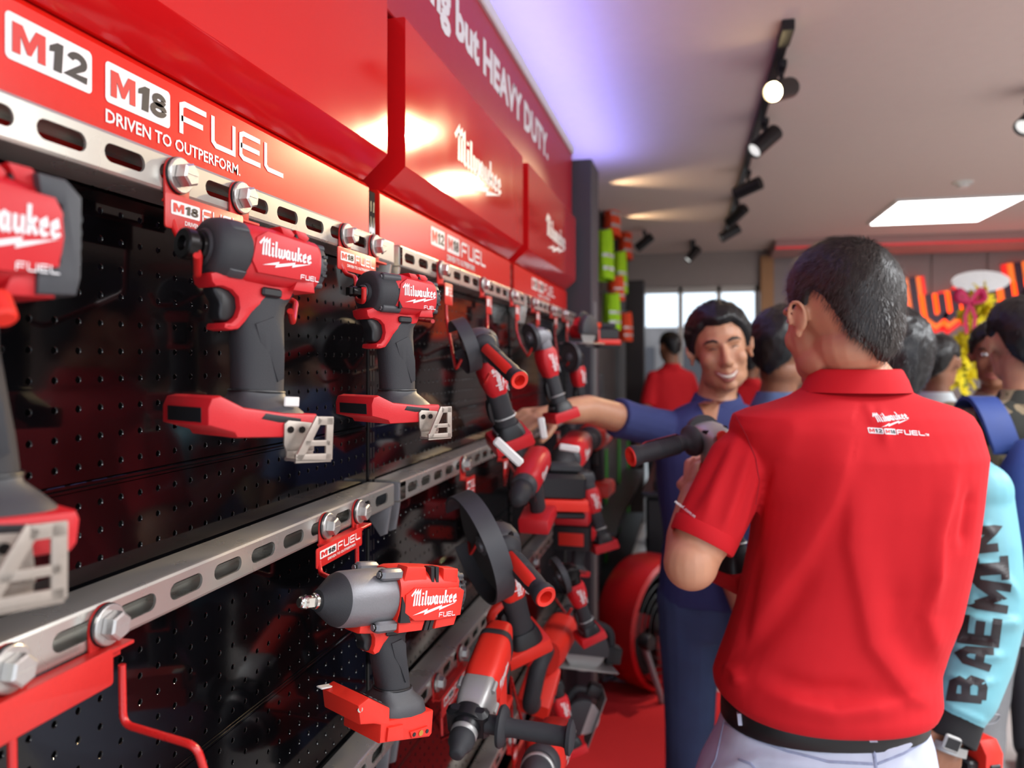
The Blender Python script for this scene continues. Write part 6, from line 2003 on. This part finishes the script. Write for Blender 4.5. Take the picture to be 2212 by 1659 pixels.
# man in the teal windbreaker behind the right shoulder
hc4 = at(1906, 786, 1.80)
eb4 = at(2150, 1300, 1.56); wr4 = at(2060, 1555, 1.50)
po4, L4, H4, SH4, shb4, f4, r4 = standing('black haired man in a teal windbreaker behind the man in red', hc4, FV * 0.92 - RV * 0.38, SKIN2, TEAL, mat('dark_trouser_cloth', (52, 52, 58), 0.85), HAIR_B, voxel=0.006, hair=dict(look=FV * 0.97 - RV * 0.24, thick=0.018, back=-0.085, noise=0.004), face=False, strands=5000, collar=True,
    arms={1: (at(2095, 1290, 1.66), at(2050, 1500, 1.56)), -1: (L_ if False else (at(1800, 1250, 1.9), at(1780, 1400, 1.9)))}, long_sleeve=False, hand=False, width=1.0) if False else standing('black haired man in a teal windbreaker behind the man in red', hc4, FV * 0.92 - RV * 0.38, SKIN2, TEAL, mat('dark_trouser_cloth', (52, 52, 58), 0.85), HAIR_B, voxel=0.006, hair=dict(look=FV * 0.97 - RV * 0.24, thick=0.018, back=-0.085, noise=0.004), face=False, strands=5000, collar=True,
    arms={1: (eb4, wr4), -1: (at(1800, 1250, 1.95), at(1780, 1400, 1.95))}, hands_cfg={1: dict(d=(at(2035, 1680, 1.48) - wr4), n=CAM * 0.9 + RV * 0.3, side=-1, curl=0.4)}, width=1.0)
# the loose nylon sleeve with its printed word
sl = [SH4[1][0], at(2118, 1060, 1.60), at(2136, 1180, 1.57), at(2140, 1310, 1.55), at(2112, 1420, 1.53), at(2084, 1500, 1.51), at(2066, 1545, 1.505)]
P = limb(sl, [0.066, 0.062, 0.058, 0.064, 0.062, 0.058, 0.048], 22)
SLF = [([(2100, 1210), (2160, 1235), (2200, 1290)], 0.007, 11, 0), ([(2080, 1330), (2150, 1345), (2205, 1340)], 0.009, 13, 0.3), ([(2060, 1400), (2120, 1420), (2170, 1415)], 0.007, 11, 0), ([(2050, 1460), (2100, 1480), (2150, 1470)], 0.006, 10, 0), ([(2120, 1130), (2150, 1160)], 0.004, 10, 0), ([(2100, 1290), (2150, 1300)], -0.006, 10, 0), ([(2070, 1375), (2150, 1385)], -0.006, 10, 0), ([(2040, 1520), (2130, 1560)], 0.005, 8, 0)]
slv = blob('sleeve', P, 0.005, 5, TEAL, po4, ridge_field(SLF))
cdir = (at(2052, 1600, 1.49) - sl[-1]).normalized()
m = MB(); m.add(lathe([(-0.012, 0.040), (-0.008, 0.049), (0.030, 0.047), (0.048, 0.045), (0.050, 0.040), (0.02, 0.036)], 30, 'z', cap=False), basis(sl[-1], cdir.orthogonal(), cdir))
m.obj('sleeve_cuff', CUFF, po4, 60)
svb = bvh_of(slv)
LET = {'B': [[(0, 0), (0, 1), (0.5, 0.96), (0.62, 0.78), (0.5, 0.56), (0, 0.52)], [(0.5, 0.54), (0.68, 0.38), (0.60, 0.08), (0.44, 0), (0, 0)]],
       'A': [[(0, 0), (0.12, 0.8), (0.34, 1.0), (0.56, 0.8), (0.68, 0)], [(0.08, 0.38), (0.62, 0.38)]],
       'E': [[(0.62, 1), (0, 1), (0, 0), (0.62, 0)], [(0, 0.5), (0.5, 0.5)]],
       'M': [[(0, 0), (0, 1), (0.38, 0.35), (0.76, 1), (0.76, 0)]],
       'I': [[(0.28, 0), (0.28, 1)], [(0, 1), (0.56, 1)], [(0, 0), (0.56, 0)]],
       'N': [[(0, 0), (0, 1), (0.62, 0), (0.62, 1)]]}
def sleeve_letter(ch, px0, py0, px1, py1, wpx, d):
    """letter running up the arm: baseline on the right, from lower pixel point to upper one"""
    o = at(px0, py0, d); q = at(px1, py1, d)
    right = (q - o); adv = right.length; right.normalize()
    up = -RV
    v, f = dense(LET[ch], 0.29, 0.07, 4)
    xs = [p[0] for p in v]; x0, x1 = min(xs), max(xs)
    ys = [p[1] for p in v]; y0, y1 = min(ys), max(ys)
    hh = wpx * d / FPX
    v = [((p[0] - x0) / (x1 - x0) * adv, (p[1] - y0) / (y1 - y0) * hh) for p in v]
    up2 = (up - right * up.dot(right)).normalized()
    n = right.cross(up2)
    vs = []; last = 0.1
    for p in v:
        a = o + right * p[0] + up2 * p[1]
        dr = (a - Vector((0, 0, CAM_H))).normalized()
        h = svb.ray_cast(Vector((0, 0, CAM_H)), dr)
        if h[0] is not None: last = h[3]
        vs.append(Vector((0, 0, CAM_H)) + dr * (last - 0.0012))
    obj('lettering', vs, f, BLACK_I, slv, 0)
for args in (('B', 2130, 1522, 2136, 1462, 88, 1.5), ('A', 2140, 1452, 2150, 1400, 86, 1.5), ('E', 2158, 1400, 2166, 1338, 92, 1.52), ('M', 2176, 1326, 2186, 1262, 92, 1.52), ('I', 2182, 1252, 2178, 1200, 82, 1.54), ('N', 2172, 1190, 2166, 1132, 80, 1.56)):
    sleeve_letter(*args)
# steel watch under the cuff
wc = at(2050, 1608, 1.462)
wdir = (at(2035, 1680, 1.48) - wr4).normalized()
m = MB(); m.add(lathe([(-0.009, 0.033), (-0.008, 0.036), (0.008, 0.036), (0.009, 0.033)], 30, 'z', cap=False), basis(at(2044, 1612, 1.49), wdir.orthogonal(), wdir))
wt = m.obj('watch_strap', SILVER, po4, 40)
Mw = basis(at(2056, 1606, 1.452), (RV * 0.9 - ZV * 0.35), -FV)
m = MB(); m.add(box((0, 0, 0), (0.034, 0.030, 0.008), 0.003), Mw); m.obj('watch_case', SILVER, wt, 30)
m = MB(); m.add(box((0, 0, 0.0042), (0.026, 0.020, 0.001)), Mw); m.obj('watch_face', BLACK_P, wt, 0)

# small red tool with a wire hook held low beside the watch
Mt = basis(at(2118, 1632, 1.62), (RV * 0.2 - FV * 0.9), ZV)
wl = empty('work_light', 'small red tool with thin wire hook at the lower right edge', 'work light', None, Mt)
g = MM
MB(g).add(prism([(-30, -70), (34, -70), (38, 20), (20, 44), (-26, 40)], -22, 22, 5)).obj('body', RED_T2, wl)
MB(g).add(box((36, 0, -20), (10, 26, 40), 2)).obj('lens', BLACK_P, wl)
MB(g).add(box((39, 4, -26), (6, 10, 10), 1.5)).obj('switch', mat('yellow_switch', (230, 180, 40), 0.5), wl)
MB(g).add(box((0, -34, -30), (40, 26, 60), 4)).obj('battery', BLACK_P, wl)
MB(g).add(tube(fillet([(0, 0, 40), (0, 0, 62), (0, 40, 66), (0, 52, 80), (0, 30, 84), (0, -50, 78)], 8), 2, 8)).obj('wire_hook', GREY_M, wl)

# people farther off
CAMO = mat('camouflage_cloth', (128, 112, 84), 0.85, var=0.2, scale=30)
nt = CAMO.node_tree; bsdf = nt.nodes['Principled BSDF']
vz = nt.nodes.new('ShaderNodeTexNoise'); vz.inputs['Scale'].default_value = 14
tc = nt.nodes.new('ShaderNodeTexCoord'); nt.links.new(tc.outputs['Object'], vz.inputs['Vector'])
rp = nt.nodes.new('ShaderNodeValToRGB'); rp.color_ramp.interpolation = 'CONSTANT'
rp.color_ramp.elements[0].color = (*s2l((0.20, 0.20, 0.17)), 1); rp.color_ramp.elements[1].position = 0.47; rp.color_ramp.elements[1].color = (*s2l((0.56, 0.49, 0.38)), 1)
e3 = rp.color_ramp.elements.new(0.60); e3.color = (*s2l((0.40, 0.36, 0.26)), 1)
nt.links.new(vz.outputs['Fac'], rp.inputs[0]); nt.links.new(rp.outputs[0], bsdf.inputs['Base Color'])
GREYT = mat('grey_trouser_cloth', (150, 150, 152), 0.85, bump=0.2)
po6, L6, H6, SH6, shb6, f6, r6 = standing('man in camouflage shirt seen from behind, wearing a blue backpack', at(2206, 748, 2.15), FV * 0.9 + RV * 0.2, SKIN3, CAMO, GREYT, HAIR_B, voxel=0.008, face=False, hair=dict(thick=0.018, back=-0.085), strands=1500, width=1.05)
BAGB = mat('blue_backpack_nylon', (52, 74, 140), 0.6, var=0.12, scale=30, bump=0.3)
bp = empty('backpack', 'blue backpack with wide straps on the camouflage-shirted man', 'backpack', None, Matrix.Translation(L6(0.02, -0.24, 1.12)))
Minv = Matrix.Translation(L6(0.02, -0.24, 1.12)).inverted()
def bag(name, v, f, m): return obj(name, [Minv @ Vector(p) for p in v], f, m, bp, 60)
rs = []
for z, hw, hd in ((0.82, 0.13, 0.05), (0.85, 0.15, 0.075), (1.10, 0.155, 0.085), (1.24, 0.145, 0.075), (1.31, 0.11, 0.05), (1.32, 0.08, 0.03)):
    rs.append([L6(0.02 + hw * math.copysign(abs(math.cos(t)) ** 0.7, math.cos(t)), -0.225 + hd * math.copysign(abs(math.sin(t)) ** 0.7, math.sin(t)), z) for t in [2 * math.pi * i / 28 for i in range(28)]])
bag('main_compartment', *rings(rs), BAGB)
for s in (-1, 1):
    pts = [L6(0.09 * s, -0.165, 1.27), L6(0.11 * s, -0.135, 1.365), L6(0.12 * s, -0.08, 1.412), L6(0.12 * s, 0.02, 1.405), L6(0.125 * s, 0.11, 1.30), L6(0.15 * s, 0.12, 1.15), L6(0.18 * s, 0.0, 1.0), L6(0.14 * s, -0.15, 0.92)]
    pts = fillet(pts, 0.08, 4)
    bag('shoulder_strap', *rings([[p - r6 * 0.036 - ZV * 0.002, p + r6 * 0.036 - ZV * 0.002, p + r6 * 0.034 + (ZV * 0.6 - f6 * 0.3) * 0.016, p - r6 * 0.034 + (ZV * 0.6 - f6 * 0.3) * 0.016] for p in pts]), BAGB)
bag('pocket', *box(tuple(L6(0.02, -0.325, 1.0)), (0.20, 0.06, 0.18), 0.02), BAGB)

standing('man in a white shirt beyond the teal windbreaker, facing right', at(2026, 788, 3.3), RV * 0.6 + FV * 0.6, SKIN2, mat('white_shirt_cotton', (226, 236, 238), 0.85), mat('dark_trouser_cloth', (52, 52, 58), 0.85), HAIR_B, voxel=0.012, face=False)
standing('person with dark hair facing left beyond the camouflage-shirted man', at(2152, 772, 2.85), -RV * 0.55 - FV * 0.75, SKIN2, mat('tan_shirt_cotton', (150, 128, 100), 0.85), mat('dark_trouser_cloth', (52, 52, 58), 0.85), HAIR_B, voxel=0.010, hair=dict(front=0.05, thick=0.02))
standing('person in a red shirt near the entrance, left of the smiling man', at(1446, 752, 6.2), FV * 0.9 - RV * 0.3, SKIN2, POLO_R, mat('dark_trouser_cloth', (52, 52, 58), 0.85), HAIR_B, voxel=0.014, face=False)
standing('person in a red shirt farther off, right of the smiling man\'s neck', at(1622, 784, 5.8), FV * 0.9 + RV * 0.3, SKIN2, POLO_R, mat('dark_trouser_cloth', (52, 52, 58), 0.85), HAIR_B, voxel=0.014, face=False)

# ------------------------------------------------------------------ script sign on the far wall, oval board, flower stand
SIGN_R = mat('red_letter_glow_layer', (240, 36, 34), 0.5, emit=0.7, var=0.1, scale=3)  # red glow around the letters, built as a wide emissive layer
SIGN_O = mat('backlit_orange_letter_edge', (255, 116, 40), 0.5, emit=0.9, var=0.2, scale=3)
SIGN_D = mat('dark_letter_face', (70, 30, 60), 0.4)
so = on_y(1975, 655, FW - 0.06)
U_ = 0.52
sg2 = empty('script_sign', 'glowing red script letters mounted on the far grey wall', 'sign', None, Matrix.Translation(so))
ca, sa = math.cos(0.13), math.sin(0.13)
for st in SCRIPT:
    for t, m_, y0, y1, nm in ((0.46, SIGN_R, 0.0, 0.03, 'letter_halo'), (0.30, SIGN_O, -0.03, -0.004, 'letter_edge'), (0.13, SIGN_D, -0.05, -0.032, 'letter_face')):
        q = [((p[0] - 1.18) * U_, (p[1] - 0.45) * U_ * 0.9) for p in st]
        q = [(x * ca - y * sa, x * sa + y * ca) for x, y in q]
        v2, f2_ = seg_strip(q, t * U_)
        n = len(v2)
        v = [(p[0], y0, p[1]) for p in v2] + [(p[0], y1, p[1]) for p in v2]
        h = n // 2
        f = list(f2_) + [tuple(i + n for i in reversed(qd)) for qd in f2_]
        for i in range(h - 1): f += [(i, i + 1, i + 1 + n, i + n), (h + i, h + i + 1, h + i + 1 + n, h + i + n)]
        f += [(0, h, h + n, n), (h - 1, 2 * h - 1, 2 * h - 1 + n, h - 1 + n)]
        obj(nm, v, f, m_, sg2, 0)
oc = at(2118, 608, 5.4)
ov = empty('oval_placard', 'white oval board on a thin pole in front of the red script sign', 'placard', None, Matrix.Translation((oc.x, oc.y, 0)))
obj('board', *prism([(0.185 * math.cos(a), oc.z + 0.075 * math.sin(a)) for a in [2 * math.pi * i / 40 for i in range(40)]], -0.008, 0.008, 0.002), mat('white_foam_board', (246, 248, 250), 0.6), ov)
obj('pole', *cyl((0, 0.014, 0.0), (0, 0.014, oc.z), 0.008, 10), SILVER, ov)
obj('foot', *lathe([(0.0, 0.12), (0.015, 0.11), (0.02, 0.02)], 24, 'z'), GREY_D, ov)
fb = at(2082, 740, 4.6)
fl = empty('flower_stand', 'tall yellow congratulation flower stand with a magenta bow behind the crowd', 'flower stand', None, Matrix.Translation((fb.x, fb.y, 0)))
obj('easel', *cyl((0, 0, 0.0), (0, 0, 1.5), 0.014, 10), mat('green_stem', (60, 96, 40), 0.7), fl)
for s in (0, 2.1, 4.2): obj('leg', *cyl((0, 0, 0.8), (0.25 * math.cos(s), 0.25 * math.sin(s), 0.0), 0.010, 8), MATS['green_stem'], fl)
YEL = mat('yellow_petals', (236, 214, 30), 0.7, var=0.2, scale=40); MAG = mat('magenta_ribbon', (186, 24, 80), 0.6)
def blossom_mesh():
    v = []; f = []
    for k in range(7):
        a = 2 * math.pi * k / 7
        n = len(v)
        for (u, w, h) in ((0, 0, 0.0), (0.5, 0.28, 0.012), (1.0, 0.20, 0.006), (1.12, 0, -0.004), (1.0, -0.20, 0.006), (0.5, -0.28, 0.012)):
            v.append((0.045 * (u * math.cos(a) - w * math.sin(a)), 0.045 * (u * math.sin(a) + w * math.cos(a)), h + 0.008))
        f.append(tuple(range(n, n + 6)))
    e, q = ell((0, 0, 0.012), (0.016, 0.016, 0.012), None, 8, 5)
    n = len(v); v += [tuple(p) for p in e]; f += [tuple(i + n for i in x) for x in q]
    return v, f
proto = obj('blossom', *blossom_mesh(), YEL, fl, 40)
rr = random.Random(4)
first = True
for i in range(80):
    t = rr.random()
    px_ = 2066 + 62 * t + rr.uniform(-26, 26); py_ = 820 - 180 * t + rr.uniform(-26, 26)
    p = at(px_, py_, 4.6 + rr.uniform(-0.08, 0.08))
    b = proto if first else proto.copy()
    if not first: COL.objects.link(b)
    first = False
    b.location = p - Vector((fb.x, fb.y, 0))
    b.rotation_euler = (math.radians(90) + rr.uniform(-0.7, 0.7), rr.uniform(-0.7, 0.7), rr.uniform(0, 6))
for s in (-1, 1):
    c = at(2096, 655, 4.5) - Vector((fb.x, fb.y, 0))
    obj('bow_loop', *tube(fillet([c, c + RV * 0.06 * s + ZV * 0.09, c + RV * 0.09 * s + ZV * 0.02, c + ZV * 0.0 - FV * 0.01], 0.05), 0.022, 8, flat=0.4), MAG, fl, 60)
    obj('bow_tail', *tube([c, c + RV * 0.03 * s - ZV * 0.08, c + RV * 0.02 * s - ZV * 0.18], 0.020, 8, flat=0.3), MAG, fl, 60)
